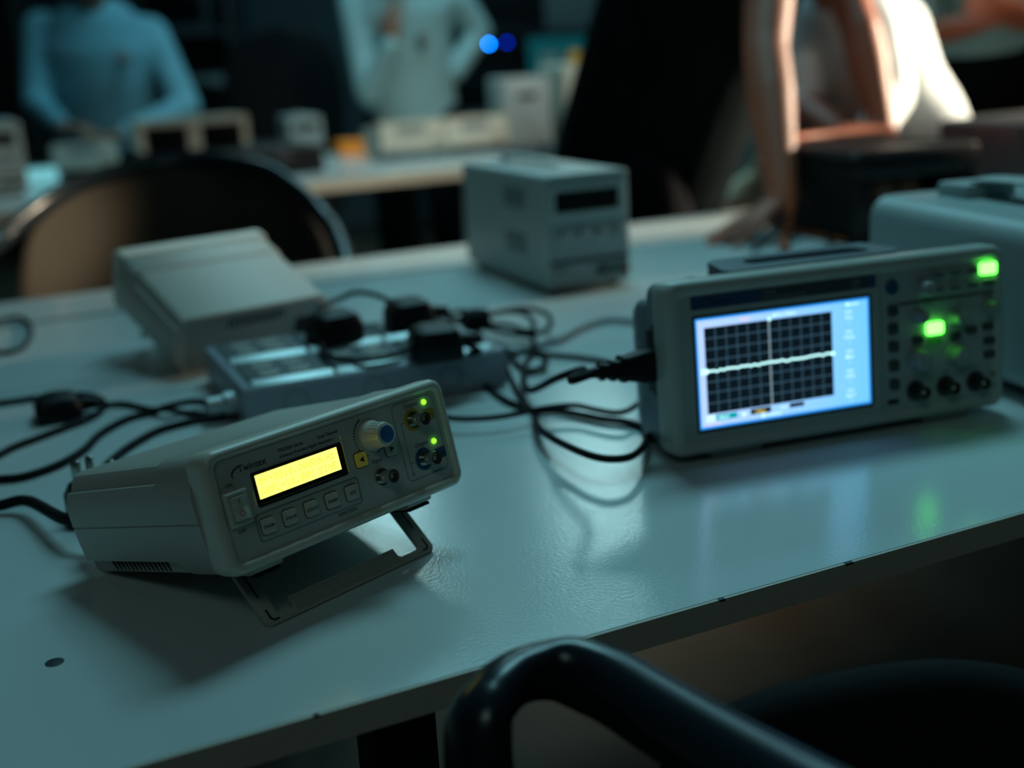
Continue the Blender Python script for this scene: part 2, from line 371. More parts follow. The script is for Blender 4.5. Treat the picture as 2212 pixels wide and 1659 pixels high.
    mm(b, 'key_field_frame', M['face_dk'], g)
    b = B(); b.prism(rrect(24.9, 103.1, 11.1, 26.9, 2.2, 4), FY, .28, .6); mm(b, 'key_field', M['face'], g)
    for x, t in ((31.4, 'PARM'), (47.5, 'WAVE'), (63.9, 'COUNT'), (80.1, 'SWEEP'), (96.3, 'SYS')):
        b = B(); b.prism(rrect(x-4.7, x+4.7, 14.5, 23.7, 1.5, 4), FY, -1.5, .6, .35); k = mm(b, 'function_key', M['bezel'], g)
        b = B(); fring(b, x-5.3, x+5.3, 13.9, 24.3, 1.8, .5, .22); text_mesh(b, t, x, 18.0, 2.9 if len(t) < 5 else 2.6, -1.58, .05, align='CENTER'); mm(b, 'key_legend', M['ink'], k)
    for x, s, lt in ((109.6, -1, True), (135.2, 1, False)):
        b = B(); b.prism(rrect(x-4.4, x+4.4, 32.1, 41.1, 1.6, 4), FY, -1.3, .6, .35); k = mm(b, 'arrow_key', M['glow'] if lt and lit else M['bezel'], g)
        b = B(); fring(b, x-5.0, x+5.0, 31.5, 41.7, 1.9, .5, .3); b.quad((x-s*1.5, -1.4, 34.6), (x-s*1.5, -1.4, 38.6), (x+s*1.9, -1.4, 36.7), (x+s*1.9, -1.4, 36.5)); mm(b, 'key_legend', M['ink'], k)
    # knob
    b = B(); b.lathe([(0, 9.8), (2.2, 9.9), (3.6, 9.5), (6, 8.4), (14.5, 7.7), (16.2, 7.2), (16.8, 6.2), (16.8, .01)], (121.9, .4, 49.1), (0, -1, 0), 36)
    for i in range(24):
        a = 2*PI*i/24; b.tube([(121.9+8.3*math.cos(a), -5.8, 49.1+8.3*math.sin(a)), (121.9+7.7*math.cos(a), -14, 49.1+7.7*math.sin(a))], .35, 6)
    kn = mm(b, 'adjust_knob', M['cream'], g)
    b = B(); b.lathe([(0, 5.6), (.5, 5.4), (.9, 3.0), (1, .01)], (121.9, -16.3, 49.1), (0, -1, 0), 28); mm(b, 'knob_cap', M['blue'], kn)
    for x, z, c in ((159.7, 49.5, 'yellow'), (161.2, 22.2, 'bluetag'), (122.3, 21.5, None)):
        o = bnc(g, x, z, .4)
        if c:
            b = B(); b.lathe([(0, 7.6), (.25, 7.6), (.25, 5.7), (0, 5.7)], (x, .3, z), (0, -1, 0), 28); mm(b, 'channel_ring', M[c], g)
    for x0, z0, c, t in ((169.5, 46.2, 'yellow', 'CH1'), (171.8, 18.8, 'bluetag', 'CH2')):
        b = B(); b.prism(rrect(x0, x0+9.4, z0, z0+6.6, .9, 3), FY, .1, .5); k = mm(b, 'channel_tag', M[c], g)
        b = B(); text_mesh(b, t, x0+9.0, z0+1.6, 4.2, .02, .03, .8, 'RIGHT'); fring(b, x0-.3, x0+9.7, z0-.3, z0+6.9, 1.1, .35, .05); mm(b, 'tag_lettering', M['ink'], k)
    for x, z in ((172.6, 58.4), (173.2, 31.2)):
        b = B(); b.lathe([(0, 1.75), (.8, 1.7), (1.6, 1.2), (2.0, .4), (2.05, .01)], (x, .4, z), (0, -1, 0), 18); mm(b, 'status_lamp', M['ledg'] if lit else M['lcdoff'], g)
    # pivots and folding stand
    for x0 in (21.5, 147.5):
        b = B(); b.prism([(10, -1.5), (12, -7.5), (17, -9.0), (44, -9.0), (50, -3.5), (50, -1.5)], FX, x0, x0+21.5, .6)
        p = mm(b, 'stand_pivot', M['case'], g)
        b = B(); b.box((x0+.8, 14, -10.4), (x0+20.7, 43, -8.6), .5)
        for i in range(8): b.box((x0+1.2+i*2.4, 12.4, -10.4), (x0+2.4+i*2.4, 14.4, -8.4))
        mm(b, 'rubber_pad', M['black'], p)
    st = [(24.5, 4), (24.5, -37.5), (27.5, -41.2), (163, -41.2), (166, -37.5), (166, 4), (155, 4), (155, -33.5), (152.5, -35.6), (138.5, -35.6), (136, -34), (136, -27.8), (48, -27.8), (48, -34), (45.5, -35.6), (38, -35.6), (35.5, -33.5), (35.5, 4)]
    ta = math.atan2(24, 33)
    def SF(u, v, w): return (u, 42+v*math.sin(ta)+w*math.cos(ta), -10+v*math.cos(ta)-w*math.sin(ta))
    b = B(); b.prism(st, SF, -1.9, 1.9, .6); sd = mm(b, 'folding_stand', M['case'], g)
    for x in (29.2, 160.2): b = B(); b.prism([(x, -4), (x+1.2, -4), (x+1.2, -21), (x, -21)], SF, -2.05, -1.7); mm(b, 'stand_slot', M['ink'], sd)
    for s, x in ((1, 28.6), (-1, 161.9)):
        b = B(); b.prism([(x, -30), (x+s*1.3, -30), (x+s*1.3, -36), (x+s*2.6, -37.6), (x+s*6, -37.6), (x+s*6, -38.8), (x+s*2, -38.8), (x, -36.8)], SF, -2.05, -1.7); mm(b, 'stand_slot', M['ink'], sd)
    b = B()
    for i in range(9): b.prism([(48.5, -29-i*1.15), (135.5, -29-i*1.15), (135.5, -29.6-i*1.15), (48.5, -29.6-i*1.15)], SF, -2.35, -1.8)
    mm(b, 'stand_grip', M['case'], sd)
    # rear panel: inlet, vents, feet
    b = B(); b.prism(rrect(12, GW-12, 2, 62, 4, 3), FY, GD-2, GD+.6); rp = mm(b, 'rear_panel', M['face_dk'], g)
    b = B()
    for i in range(12): b.box((60+i*6, GD+.2, 46), (63+i*6, GD+1.0, 58))
    mm(b, 'rear_vent_grille', M['ink'], rp)
    b = B(); b.prism(rrect(14, 44, 16, 42, 3, 3), FY, GD, GD+2.0); b.box((17, GD+1.5, 19), (41, GD+2.4, 39), .5); mm(b, 'power_inlet', M['black'], rp)
    for x in (30, GW-30):
        b = B(); b.lathe([(0, 5), (2.4, 4.4), (2.6, .1)], (x, 128, -3.4), (0, 0, -1), 16); mm(b, 'rear_foot', M['rubber'], g)
    return g
# ------------------------------------------------------------------ digital oscilloscope
def make_scope(name, label, cat):
    W, H = 315.2, 139.7
    g = empty(name, label=label, cat=cat)
    def ring(ins, r, y): return [(x, y, z) for x, z in rrect(ins, W-ins, ins, H-ins, r, 6)]
    b = B(); b.loft([ring(4, 6, 28), ring(1, 8, 27), ring(0, 9, 22), ring(0, 10, 6), ring(1.2, 10, 1.5), ring(4, 9, -.5), ring(8, 8, -.6), ring(11, 7, .3), ring(12, 6, 1.2)], False, False)
    mm(b, 'front_bezel', M['sfront'], g, ang=50)
    b = B(); b.prism(rrect(10, W-10, 10, H-10, 6, 4), FY, .9, 10); fp = mm(b, 'faceplate', M['sface'], g)
    # rear body: shoulder then step
    def body(x0, x1, z0, z1, r, y): return [(x, y, z) for x, z in rrect(x0, x1, z0, z1, r, 4)]
    b = B(); b.loft([body(3, W-3, 3, 137, 8, 26), body(3, W-3, 3, 136.5, 8, 40), body(5, W-5, 5, 134, 8, 46), body(5, W-5, 5, 123, 8, 48), body(5, W-5, 4, 121, 7, 70), body(14, W-14, 6, 114, 10, 98), body(18, W-18, 10, 110, 10, 102)])
    mm(b, 'rear_body', M['sbody'], g)
    # carry handle folded on top
    outer = [(70, 25), (230, 29), (236, 36), (226, 62), (220, 68), (78, 66), (68, 60), (66, 32)]
    inner = [(99, 40), (204, 37), (212, 42), (205, 54), (196, 57), (104, 56), (95, 51), (95, 44)]
    def ringz(p, z0, z1, k=0): return [(x, y, z0+(z1-z0)*(y-25)/43) for x, y in p]
    b = B(); b.loft([ringz(outer, 133, 133), ringz(outer, 140.5, 147.5), ringz(inner, 140.5, 147.5), ringz(inner, 134, 134)], False, True)
    mm(b, 'carry_handle', M['shandle'], g)
    b = B(); b.lathe([(0, 5), (2, 5), (2.6, 3.5), (2.7, .1)], (40, 34, 136), (0, 0, 1), 18); mm(b, 'top_button', M['black'], g)
    # screen
    b = B(); b.loft([[(x, y, z) for x, z in rrect(22.5+i, 184-i, 18+i, 111.5-i, 1.5, 3)] for i, y in ((-.5, .95), (0, .5), (1.4, .5), (2, .95))], False, False); mm(b, 'screen_surround', M['skey'], g)
    b = B(); frect(b, 24.6, 181.8, 20.6, 109.2, .75); sn = mm(b, 'screen_or_glow_face', M['screened'], g)
    b = B(); frect(b, 26.0, 180.2, 22.4, 107.6, .68); mm(b, 'screen_field', M['screen'], sn)
    b = B(); frect(b, 31.8, 146.6, 32.2, 101.5, .62); mm(b, 'screen_grid_area', M['sgrid'], sn)
    b = B(); gx0, gx1, gz0, gz1 = 31.8, 146.6, 32.2, 101.5; dx = (gx1-gx0)/12; dz = (gz1-gz0)/8
    for i in range(1, 12):
        for k in range(40):
            z = gz0+(gz1-gz0)*k/40; w = .62
            if i != 6: frect(b, gx0+i*dx-w, gx0+i*dx+w, z, z+.95, .56)
    for i in range(1, 8):
        for k in range(60):
            x = gx0+(gx1-gx0)*k/60; frect(b, x, x+1.15, gz0+i*dz-.62, gz0+i*dz+.62, .56)
    mm(b, 'screen_graticule', M['sline'], sn)
    b = B(); rnd = random.Random(3); pts = []
    for k in range(61): pts.append((31+(147.4-31)*k/60, 66.8-.0*k + (rnd.random()-.5)*1.5*(1 if k > 4 else .2)))
    for (x0, z0), (x1, z1) in zip(pts, pts[1:]): b.quad((x0, .5, z0-.95), (x1, .5, z1-.95), (x1, .5, z1+.95), (x0, .5, z0+.95))
    frect(b, 27.8, 33.5, 64.6, 69.0, .5); frect(b, 88.2, 91.2, 100.6, 103.6, .5); frect(b, 145.5, 148.5, 65.2, 68.2, .5)
    mm(b, 'screen_trace', M['strace'], sn)
    b = B()
    for k in range(40): frect(b, 88.5, 89.9, gz0+(gz1-gz0)*k/40, gz0+(gz1-gz0)*k/40+1.1, .55)
    mm(b, 'screen_axis_line', M['saxis'], sn)
    b = B()
    letters(sn, 'screen_text', M['stext'], (('M Pos: 0.000us', 93, 103.3, 3.4, .05, 1., 'LEFT'), ('Measure', 160, 104.4, 3.6, .07, 1., 'LEFT')), .5)
    for i, (p, q) in enumerate((('CH1', 'Freq'), ('CH1', 'Period'), ('CH1', 'Mean'), ('CH1', 'Pk-Pk'), ('CH1', 'Rise T'))):
        z = 98-i*16.3
        text_mesh(b, p, 162.5, z, 3.4, .5, .06, align='CENTER'); text_mesh(b, q, 162.5, z-4.2, 3.4, .5, .06, align='CENTER'); text_mesh(b, '?', 162.5, z-8.6, 3.2, .5, .03, align='CENTER')
        mm(b, 'screen_text', M['stext'], sn); b = B()
        if i == 4: frect(b, 148.5, 179.6, z+4.7, z+4.9, .6)
    mm(b, 'screen_divider', M['screen'], sn); b = B()
    frect(b, 30.2, 37.6, 26.2, 31.2, .5); mm(b, 'screen_marker', M['stext'], sn); letters(sn, 'screen_text', M['stext'], (('M', 62, 26.8, 4, .1, 1., 'LEFT'), ('CH1/', 96.5, 27.6, 3.2, .06, 1., 'LEFT')), .5); b = B(); frect(b, 79, 82.5, 23.0, 26.4, .5); text_mesh(b, '0.00000Hz', 83.5, 23.4, 3.2, .5, .04)
    mm(b, 'screen_text', M['stext'], sn)
    b = B(); b.bm.free(); letters(sn, 'screen_pink_text', M['spink'], (("Trig'd", 63, 103.4, 3.8, .08, 1., 'LEFT'), ('Save Trace', 30.4, 22.9, 2.8, .05, 1., 'LEFT')), .5)
    b = B(); frect(b, 38.8, 57.6, 26.4, 31.0, .6); mm(b, 'screen_scale_box', M['steal'], sn)
    b = B(); text_mesh(b, '100mV', 40, 27.2, 3.6, .45, .05); mm(b, 'screen_scale_text', M['strace'], sn)
    b = B(); frect(b, 69.5, 88, 26.6, 31.2, .6); mm(b, 'screen_black_box', M['sgrid'], sn); b = B(); frect(b, 105, 118.5, 27.4, 31.0, .6); mm(b, 'screen_black_box', M['sgrid'], sn)
    b = B(); text_mesh(b, '1.00ms', 73.2, 27.4, 3.4, .45, .08); mm(b, 'screen_yellow_text', M['syel'], sn)
    # badge strip
    b = B(); b.prism(rrect(21.8, 189, 116.6, 127, .8, 2), FY, .4, 1.2); bd = mm(b, 'badge_strip', M['skey'], g)
    b = B(); frect(b, 22, 82, 116.8, 126.8, .32); mm(b, 'badge_blue', M['sblue'], bd); b = B(); frect(b, 181, 188.8, 116.8, 126.8, .32); mm(b, 'badge_blue', M['sblue'], bd)
    b = B(); text_mesh(b, 'Twintex', 37, 119.2, 6, .25, .1); n = 12
    for i in range(n):
        def pt(k):
            a = R(75+150*k/n); w = 1.5*math.sin(PI*min(1, (k+.4)/n)); return (40+9*math.cos(a), 121.4+4.4*math.sin(a)), (40+(9-w)*math.cos(a), 121.4+(4.4-w*.7)*math.sin(a))
        (a0, a1), (b0, b1) = pt(i), pt(i+1); b.quad((a0[0], .25, a0[1]), (b0[0], .25, b0[1]), (b1[0], .25, b1[1]), (a1[0], .25, a1[1]))
    mm(b, 'badge_lettering', M['ink'], bd)
    b = B(); text_mesh(b, 'TSO1000', 84, 122.5, 3.2, .25, .05); text_mesh(b, 'DIGITAL STORAGE OSCILLOSCOPE', 84, 118.4, 2.5, .25, .03); text_mesh(b, '100MHz', 165, 122.3, 3, .25, .04); text_mesh(b, '1GSa/s', 165, 118.4, 3, .25, .04); mm(b, 'badge_small_lettering', M['skeyg'], bd)
    b = B(); frect(b, 192.8, 193.3, 12, 127, .86); mm(b, 'panel_line', M['ink'], fp); b = B(); b.box((211, .2, 99.2), (307, 1, 100.6)); mm(b, 'panel_line', M['ink'], fp)
    # keys
    for z in (95.3, 80.2, 65.1, 49.1, 33.1):
        b = B(); b.prism(rrect(199.6, 208.6, z-4.4, z+4.4, 1.6, 3), FY, -1.6, 1.2, .5); mm(b, 'soft_key', M['skey'], g)
    b = B(); b.lathe([(0, 6.2), (1.6, 6.0), (2.2, 5.2), (2.3, .1)], (203.8, .9, 114.7), (0, -1, 0), 26); mm(b, 'print_key', M['sblue'], g)
    b = B(); b.box((197.6, .4, 16.4), (208.6, 1.2, 20.6), .3); mm(b, 'usb_port', M['black'], g)
    for i, x in enumerate((247.8, 264.5, 281.3, 298.2)):
        for z in (120.6, 108.4):
            on = (i == 3 and z > 115)
            b = B(); b.prism(rrect(x-6.6, x+6.6, z-3.6, z+3.6, 1.6, 3) if not on else rrect(x-7.6, x+7.6, z-5.0, z+5.0, 2, 3), FY, -1.5 if not on else -2.2, 1.2, .5); k = mm(b, 'menu_key', M['keyg'] if on else M['skeyg'], g)
            if not on:
                b = B(); frect(b, x-5, x+5, z-1.2, z+.6, -1.62); mm(b, 'key_legend', M['ink'], k)
    b = B(); frect(b, 291, 305.5, 112.9, 114.8, .4); mm(b, 'key_glow', M['keyglow'], g); b = B(); frect(b, 237.2, 251.6, 61.6, 69.2, .6); mm(b, 'key_glow', M['keyglow'], g)  # flat patches painted as green glow under the lit keys
    b = B(); b.prism(rrect(236.7, 251.9, 71, 81.2, 2, 3), FY, -2.4, 1.2, .5); mm(b, 'run_key', M['keyg'], g)
    for x, z, r, L in ((232.5, 111.2, 7, 14), (227.6, 88, 6.2, 12), (265, 83, 6.2, 12), (226.8, 51.5, 9, 14), (264.6, 50.5, 9, 14), (298, 88, 6.2, 12)):
        b = B(); b.lathe([(0, r*1.12), (2, r*1.1), (3, r*.92), (L-1.2, r*.84), (L, r*.7), (L, .1)], (x, .9, z), (0, -1, 0), 28); k = mm(b, 'rotary_knob', M['skeyg'], g)
        b = B(); b.box((x-.5, .9-L-.25, z), (x+.5, .9-L+.1, z+r*.66)); mm(b, 'pointer_line', M['pale'], k)
    for x, z in ((298, 71.2), (299.3, 58.5), (299.3, 46.8), (264.8, 67), (228, 68.5), (281, 70)):
        b = B(); b.prism(rrect(x-5.2, x+5.2, z-3.2, z+3.2, 1.4, 3), FY, -1.5, 1.2, .5); mm(b, 'control_key', M['skey'], g)
    for x in (225.3, 255, 285.2):
        b = B(); b.lathe([(0, 9.2), (1.2, 9.0), (1.2, 5)], (x, 1, 25), (0, -1, 0), 28); mm(b, 'connector_collar', M['skey'], g)
        bnc(g, x, 25, .6, 1.25, 13, 'gun')
    for z in (29, 19):
        b = B(); b.box((300, -3, z-1.6), (304.4, 1, z+1.6), .4); mm(b, 'probe_terminal', M['nickel'], g)
    letters(fp, 'panel_lettering', M['ink'], [(t, x, 37, 3.2, .03, 1., 'CENTER') for x, t in ((225, 'CH1'), (255, 'CH2'), (285, 'EXT'))]+[('VOLTS/DIV', 227, 62.6, 2.4, .02, 1., 'CENTER'), ('SEC/DIV', 265, 62.8, 2.4, .02, 1., 'CENTER'), ('TRIGGER', 298, 95.4, 2.4, .02, 1., 'CENTER')], .84)
    # left side: inlet recess
    b = B(); b.box((2.2, 24, 48), (5.5, 47, 99), .8); b.box((1.0, 27, 46), (3, 33, 104), .5); mm(b, 'power_inlet', M['black'], g)
    for x in (37, 238):
        b = B(); b.box((x, 8, -6), (x+46, 24, 4), 2); mm(b, 'front_foot', M['sface'], g)
    for x in (30, 250):
        b = B(); b.box((x, 84, -1.5), (x+32, 96, 8), 1); mm(b, 'rear_foot', M['black'], g)
    return g
# ------------------------------------------------------------------ bench power supply
def make_supply(name, label, cat, win='smoke'):
    W, H, D = 129.5, 155.7, 302.
    g = empty(name, label=label, cat=cat)
    b = B(); b.prism(rrect(0, W, 0, H, 7, 4), FY, 6, D, .0)
    b.loft([[(x, y, z) for x, z in rrect(i, W-i, i, H-i, 7, 4)] for i, y in ((0, 6.01), (0, 2), (1.2, 0), (4.5, -.5), (5.5, .5), (6, 3))], False, False)
    mm(b, 'cabinet', M['psu'], g)
    b = B(); b.prism(rrect(5, W-5, 5, H-5, 4, 3), FY, 1.6, 5.9); fp = mm(b, 'front_panel', M['psuf'], g)
    b = B(); b.loft([[(x, y, z) for x, z in rrect(7+i, W-6-i, 94.5+i, 142-i, 4, 4)] for i, y in ((0, 1.7), (.3, -2), (2, -2.6), (8.6, -2.2), (9.4, .4))], False, False); mm(b, 'display_surround', M['psu'], g)
    b = B(); frect(b, 15, W-13, 102, 136, .6); mm(b, 'display_window', M[win], g)
    b = B(); b.box((4.5, .9, 32.4), (W-5, 2, 38.6), .4); mm(b, 'panel_groove', M['ink'], fp)
    for x, z in ((28, 68), (56, 69.5), (84, 71), (112, 72.5)):
        z = 70
        b = B(); b.lathe([(0, 9), (2, 8.9), (3, 7.8), (13, 7.0), (14.5, 6), (14.6, .1)], (x, 1.6, z), (0, -1, 0), 24); k = mm(b, 'control_knob', M['psu'], g)
        b = B(); b.box((x-.6, -13.3, z), (x+.6, -12.9, z+6)); mm(b, 'pointer_line', M['ink'], k)
    for x, c in ((84, 'black'), (102, 'green'), (119, 'red')):
        m_ = {'black': M['black'], 'green': mat('green_terminal', (.01, .16, .09), .4), 'red': mat('red_terminal', (.16, .03, .03), .4)}[c]
        b = B(); b.lathe([(0, 6), (3, 6), (3, 4.6), (11, 4.6), (12, 4), (12, 1.8), (9, 1.8)], (x, 1.6, 19), (0, -1, 0), 20); mm(b, 'binding_post', m_, g)
    b = B(); b.prism(rrect(12, 30, 12, 24, 2, 3), FY, -3, 2, .6); mm(b, 'power_button', M['psuf'], g)
    letters(fp, 'panel_lettering', M['ink'], (('VOLTAGE', 42, 84, 4, .04, 1., 'CENTER'), ('CURRENT', 98, 84, 4, .04, 1., 'CENTER'), ('POWER', 21, 27, 3.4, .03, 1., 'CENTER')), 1.55)
    for z0 in (104, 40):                                    # louvre fields on both sides
        for x in (-.25, W-.3):
            b = B()
            for i in range(8): b.box((x, 66+i*9.6, z0), (x+.55, 70.6+i*9.6, z0+30), .1)
            mm(b, 'side_louvre', M['ink'], g)
    b = B(); b.loft([[(x, y, z) for x, y in rrect(38+i, 96-i, 92+i, 290-i, 6, 3)] for i, z in ((-1, 155.75), (0, 156.4), (2, 156.0), (4, 155.8))], False, True); hh = mm(b, 'handle_recess', M['psuf'], g)
    b = B(); b.tube(spline([(67, 100, 156), (67, 110, 161), (67, 200, 163), (67, 275, 161), (67, 285, 156)], 6), [(9, 3)]*25, 12, wide=(1, 0, 0)); mm(b, 'carry_strap', M['psu'], g)
    for x in (18, W-18):
        for y in (22, D-22):
            b = B(); b.lathe([(0, 8), (7, 7), (8, 6), (8, .1)], (x, y, .2), (0, 0, -1), 18); mm(b, 'foot', M['rubber'], g)
    return g
# ------------------------------------------------------------------ small counter / meter with tilt bail, for the far table
def make_meter(name, label, cat, facecol='pale', dark_face=False, W=230., H=95., D=200.):
    g = empty(name, label=label, cat=cat)
    def ring(i, r, y): return [(x, y, z) for x, z in rrect(i, W-i, i, H-i, r, 5)]
    b = B(); b.loft([ring(5, 8, 2), ring(1, 8, 0), ring(0, 9, 3), ring(0, 9, 24), ring(3, 9, 26), ring(3, 9, D-6), ring(8, 8, D)])
    mm(b, 'cabinet', M['pale'] if facecol == 'pale' else M['psu'], g)
    if dark_face:
        b = B(); b.prism(rrect(24, W-24, -1, H-22, 5, 3), FY, -1.5, 3, .6); mm(b, 'dark_front_panel', M['smoke'], g)
    else:
        b = B(); b.prism(rrect(10, W-10, 10, H-10, 5, 3), FY, -.6, 3); mm(b, 'front_panel', M['pale'], g)
        b = B(); b.prism(rrect(58, 160, 46, 80, 2, 2), FY, -1.2, 0); mm(b, 'display_window', M['face_dk'], g)
        for i in range(5):
            b = B(); b.prism(rrect(54+i*22, 68+i*22, 20, 32, 2, 3), FY, -3, 0, .6); mm(b, 'function_key', M['face'], g)
        b = B(); b.lathe([(0, 13), (3, 12), (14, 10), (14, .1)], (186, -.5, 62), (0, -1, 0), 22); mm(b, 'adjust_knob', M['cream'], g)
        for x in (182, 206): bnc(g, x, 26, -.5, 1.2)
    if not dark_face: b = B(); b.tube([(30, 34, 0), (30, 22, -26), (W-30, 22, -26), (W-30, 34, 0)], 4, 8); mm(b, 'tilt_bail', M['blackm'], g)
    for x in (34, W-34):
        b = B(); b.cyl((x, D-24, 1), (x, D-24, -5), 7, 14); mm(b, 'rear_foot', M['rubber'], g)
    return g
# ================================================================== ROOM
def struct(name, a, b, m, lab=None):
    o = B().box(a, b).build(name, m); return tag(o, lab, kind='structure')
struct('floor', (-4.3, -2.6, -.06), (4.7, 7.7, 0), M['floorm'])
struct('ceiling', (-4.3, -2.6, 3.3), (4.7, 7.7, 3.36), M['ceil'])
struct('wall_back', (-4.3, 7.6, 0), (4.7, 7.7, 3.3), M['wall'])
struct('wall_left', (-4.3, -2.6, 0), (-4.2, 7.6, 3.3), M['wall'])
struct('wall_right', (4.6, -2.6, 0), (4.7, 7.6, 3.3), M['wall'])
struct('wall_front', (-4.3, -2.7, 0), (4.7, -2.6, 3.3), M['wall'])
q = at(525, 60, 7.55)
struct('trim_1', (q.x-.045, 7.56, 1.02), (q.x+.045, 7.6, 3.2), M['bluep'])
struct('baseboard_back', (-4.2, 7.57, 0), (4.6, 7.6, .1), M['tmetal'])
# ================================================================== TABLES (local u along, v across, z)
def make_table(label, u0, u1, n0, n1, groove=None, legs=(), front=M['edge'], lip=.0185):
    g = empty('lab_table', tab((u0+u1)/2, (n0+n1)/2, 0), rz(TA), label, 'table')
    L = (u1-u0)/2; W = (n1-n0)/2; cu = (u0+u1)/2; cn = (n0+n1)/2
    b = B(); b.box((-L, -W, TZ-lip), (L, W, TZ), .0012, 1); b.build('tabletop', M['laminate'], g)
    b = B(); b.box((-L, -W-.0016, TZ-lip+.0004), (L, -W+.0003, TZ-.0001), .0001, 1); b.build('edge_strip', front, g)
    if groove:
        b = B(); b.box((-L, groove-cn-.006, TZ-.001), (L, groove-cn+.006, TZ+.0006)); b.build('inlay_strip', M['groove'], g)
    b = B(); b.box((-L+.05, -.03, TZ-lip-.05), (L-.05, .03, TZ-lip)); b.build('support_rail', M['tmetal'], g)
    for u in legs:
        for v in (-W+.072, W-.072):
            b = B(); b.box((u-cu-.02, v-.02, 0), (u-cu+.02, v+.02, TZ-lip-.01), .003); b.build('leg', M['tmetal'], g)
    return g
LEGU = on_z(905, 1590, .70).dot(Vector((math.cos(TA), math.sin(TA), 0)))
ft = make_table('white laminate lab table with dark edge in the foreground', -.75, 2.15, .5465, 1.366, legs=(-.68, LEGU, 2.08))
make_table('white lab table pushed against the rear of the foreground table', -.75, 2.15, 1.369, 1.955, 1.755, legs=(-.68, 2.08), front=M['pale'])
make_table('white lab table of the two blue-shirted men, beyond the chair gap', -2.2, 1.75, 3.37, 4.42, legs=(-2.1, -.2, 1.65), front=M['pale'], lip=.032)
# countersunk screw in the foreground table
q = on_z(118, 1431, TZ); lw = ft.matrix_world.inverted() @ q
b = B(); b.lathe([(-.001, .0054), (.0002, .0054), (.0004, .0048), (.0003, .0030), (.0006, .0020), (.0006, .0001)], lw, (0, 0, 1), 20); b.build('table_screw', M['groove'], ft)
for px, py, l in ((1555, 1292, .004), (1830, 1214, .006), (680, 1540, .003)):
    q = ft.matrix_world.inverted() @ on_z(px, py, TZ); b = B(); b.box((q.x-l/2, -.4098-.0022, TZ-.0008), (q.x+l/2, -.4098+.0006, TZ+.0003)); b.build('edge_chip', M['groove'], ft)
# ================================================================== INSTRUMENTS ON THE NEAR TABLES
S_ = .75
gen = make_generator('signal_generator', 'grey signal generator with lit yellow display tilted up on its stand', 'signal generator')
GP = Vector((-.2205*S_, .8374*S_, .0618*S_+TZ)); GR = rz(.8333) @ rx(-.241)
gen.matrix_world = Matrix.Translation(GP) @ GR.to_4x4()
g2 = copy_tree(gen)
g2['label'] = 'grey signal generator seen from behind, black chair beyond it'
def off(o):
    n = o.name.split('.')[0]
    for c in children(o): off(c)
    if n in ('screen_or_glow_face', 'status_lamp'): o.material_slots[0].link = 'OBJECT'; o.material_slots[0].material = M['lcdoff']
    if n == 'arrow_key': o.material_slots[0].link = 'OBJECT'; o.material_slots[0].material = M['bezel']
    if n in ('display_digits', 'light_bleed'): bpy.data.objects.remove(o)
off(g2)
R2 = rz(.6577) @ rx(R(19.5)) @ rz(PI)
q0 = Vector((-.4755*S_, 1.6808*S_, .0842*S_+TZ))
g2.matrix_world = Matrix.Translation(q0 - R2 @ Vector((GW, GD, GH))*.001 + Vector((0, 0, .0065))) @ R2.to_4x4()
scope = make_scope('digital_oscilloscope', 'grey oscilloscope with lit blue screen and glowing green keys', 'oscilloscope')
SP = Vector((.1662*S_, 1.1857*S_, .0106*S_+TZ)); SR = rz(.3048) @ rx(-.0886)
scope.matrix_world = Matrix.Translation(SP) @ SR.to_4x4()
psu = make_supply('power_supply', 'upright grey bench power supply standing alone at the table rear', 'power supply')
psu.matrix_world = Matrix.Translation((.075*S_, 2.1509*S_, TZ+.008)) @ rz(.39).to_4x4()
# large grey instrument at the right behind the oscilloscope
def big_scope():
    W, D, H = .26, .40, .150
    g = empty('analog_oscilloscope', label='large blank-sided grey instrument behind the lit oscilloscope', cat='oscilloscope')
    b = B(); b.prism([(x, z) for x, z in rrect(0, W, 0, H, .022, 6)], FY, .012, D-.012); b.loft([[(x, y, z) for x, z in rrect(i, W-i, i, H-i, .022, 6)] for i, y in ((.004, D), (0, D-.004), (0, D-.0121))], True, False); b.build('cabinet', M['bigsc'], g)
    b = B(); b.loft([[(x, y, z) for x, z in rrect(i, W-i, i, H-i, .02, 6)] for i, y in ((0, .0119), (0, .003), (.004, 0))]); b.build('front_bezel', M['sface'], g)
    b = B(); b.box((.02, -.002, .03), (.12, .001, .125), .003); b.build('display_window', M['smoke'], g)
    for x in (.15, .19, .23):
        for z in (.04, .08, .12):
            b = B(); b.lathe([(0, .011), (.012, .009), (.012, .0001)], (x, 0, z), (0, -1, 0), 18); b.build('control_knob', M['skeyg'], g)
    hd = B(); hd.tube(spline([(.085, .34, H+.012), (.085, .30, H+.019), (.085, .20, H+.021), (.085, .10, H+.019), (.085, .05, H+.012)], 5), [(.016, .004)]*21, 14, wide=(1, 0, 0)); h = hd.build('carry_strap', M['sface'], g)
    for y in (.335, .05):
        b = B(); b.box((.055, y-.02, H-.004), (.115, y+.028, H+.014), .004); b.build('strap_mount', M['bigsc'], h)
    for x in (.03, W-.03):
        for y in (.04, D-.04):
            b = B(); b.cyl((x, y, -.010), (x, y, .001), .012, 14); b.build('foot', M['rubber'], g)
    return g
bs = big_scope()
A = R(-164.5)     # long side runs towards the viewer on the left
ux = Vector((math.cos(R(14)), math.sin(R(14)), 0))
bs.matrix_world = Matrix.Translation(Vector((.482, .865, TZ+.010))) @ rz(R(14)).to_4x4()
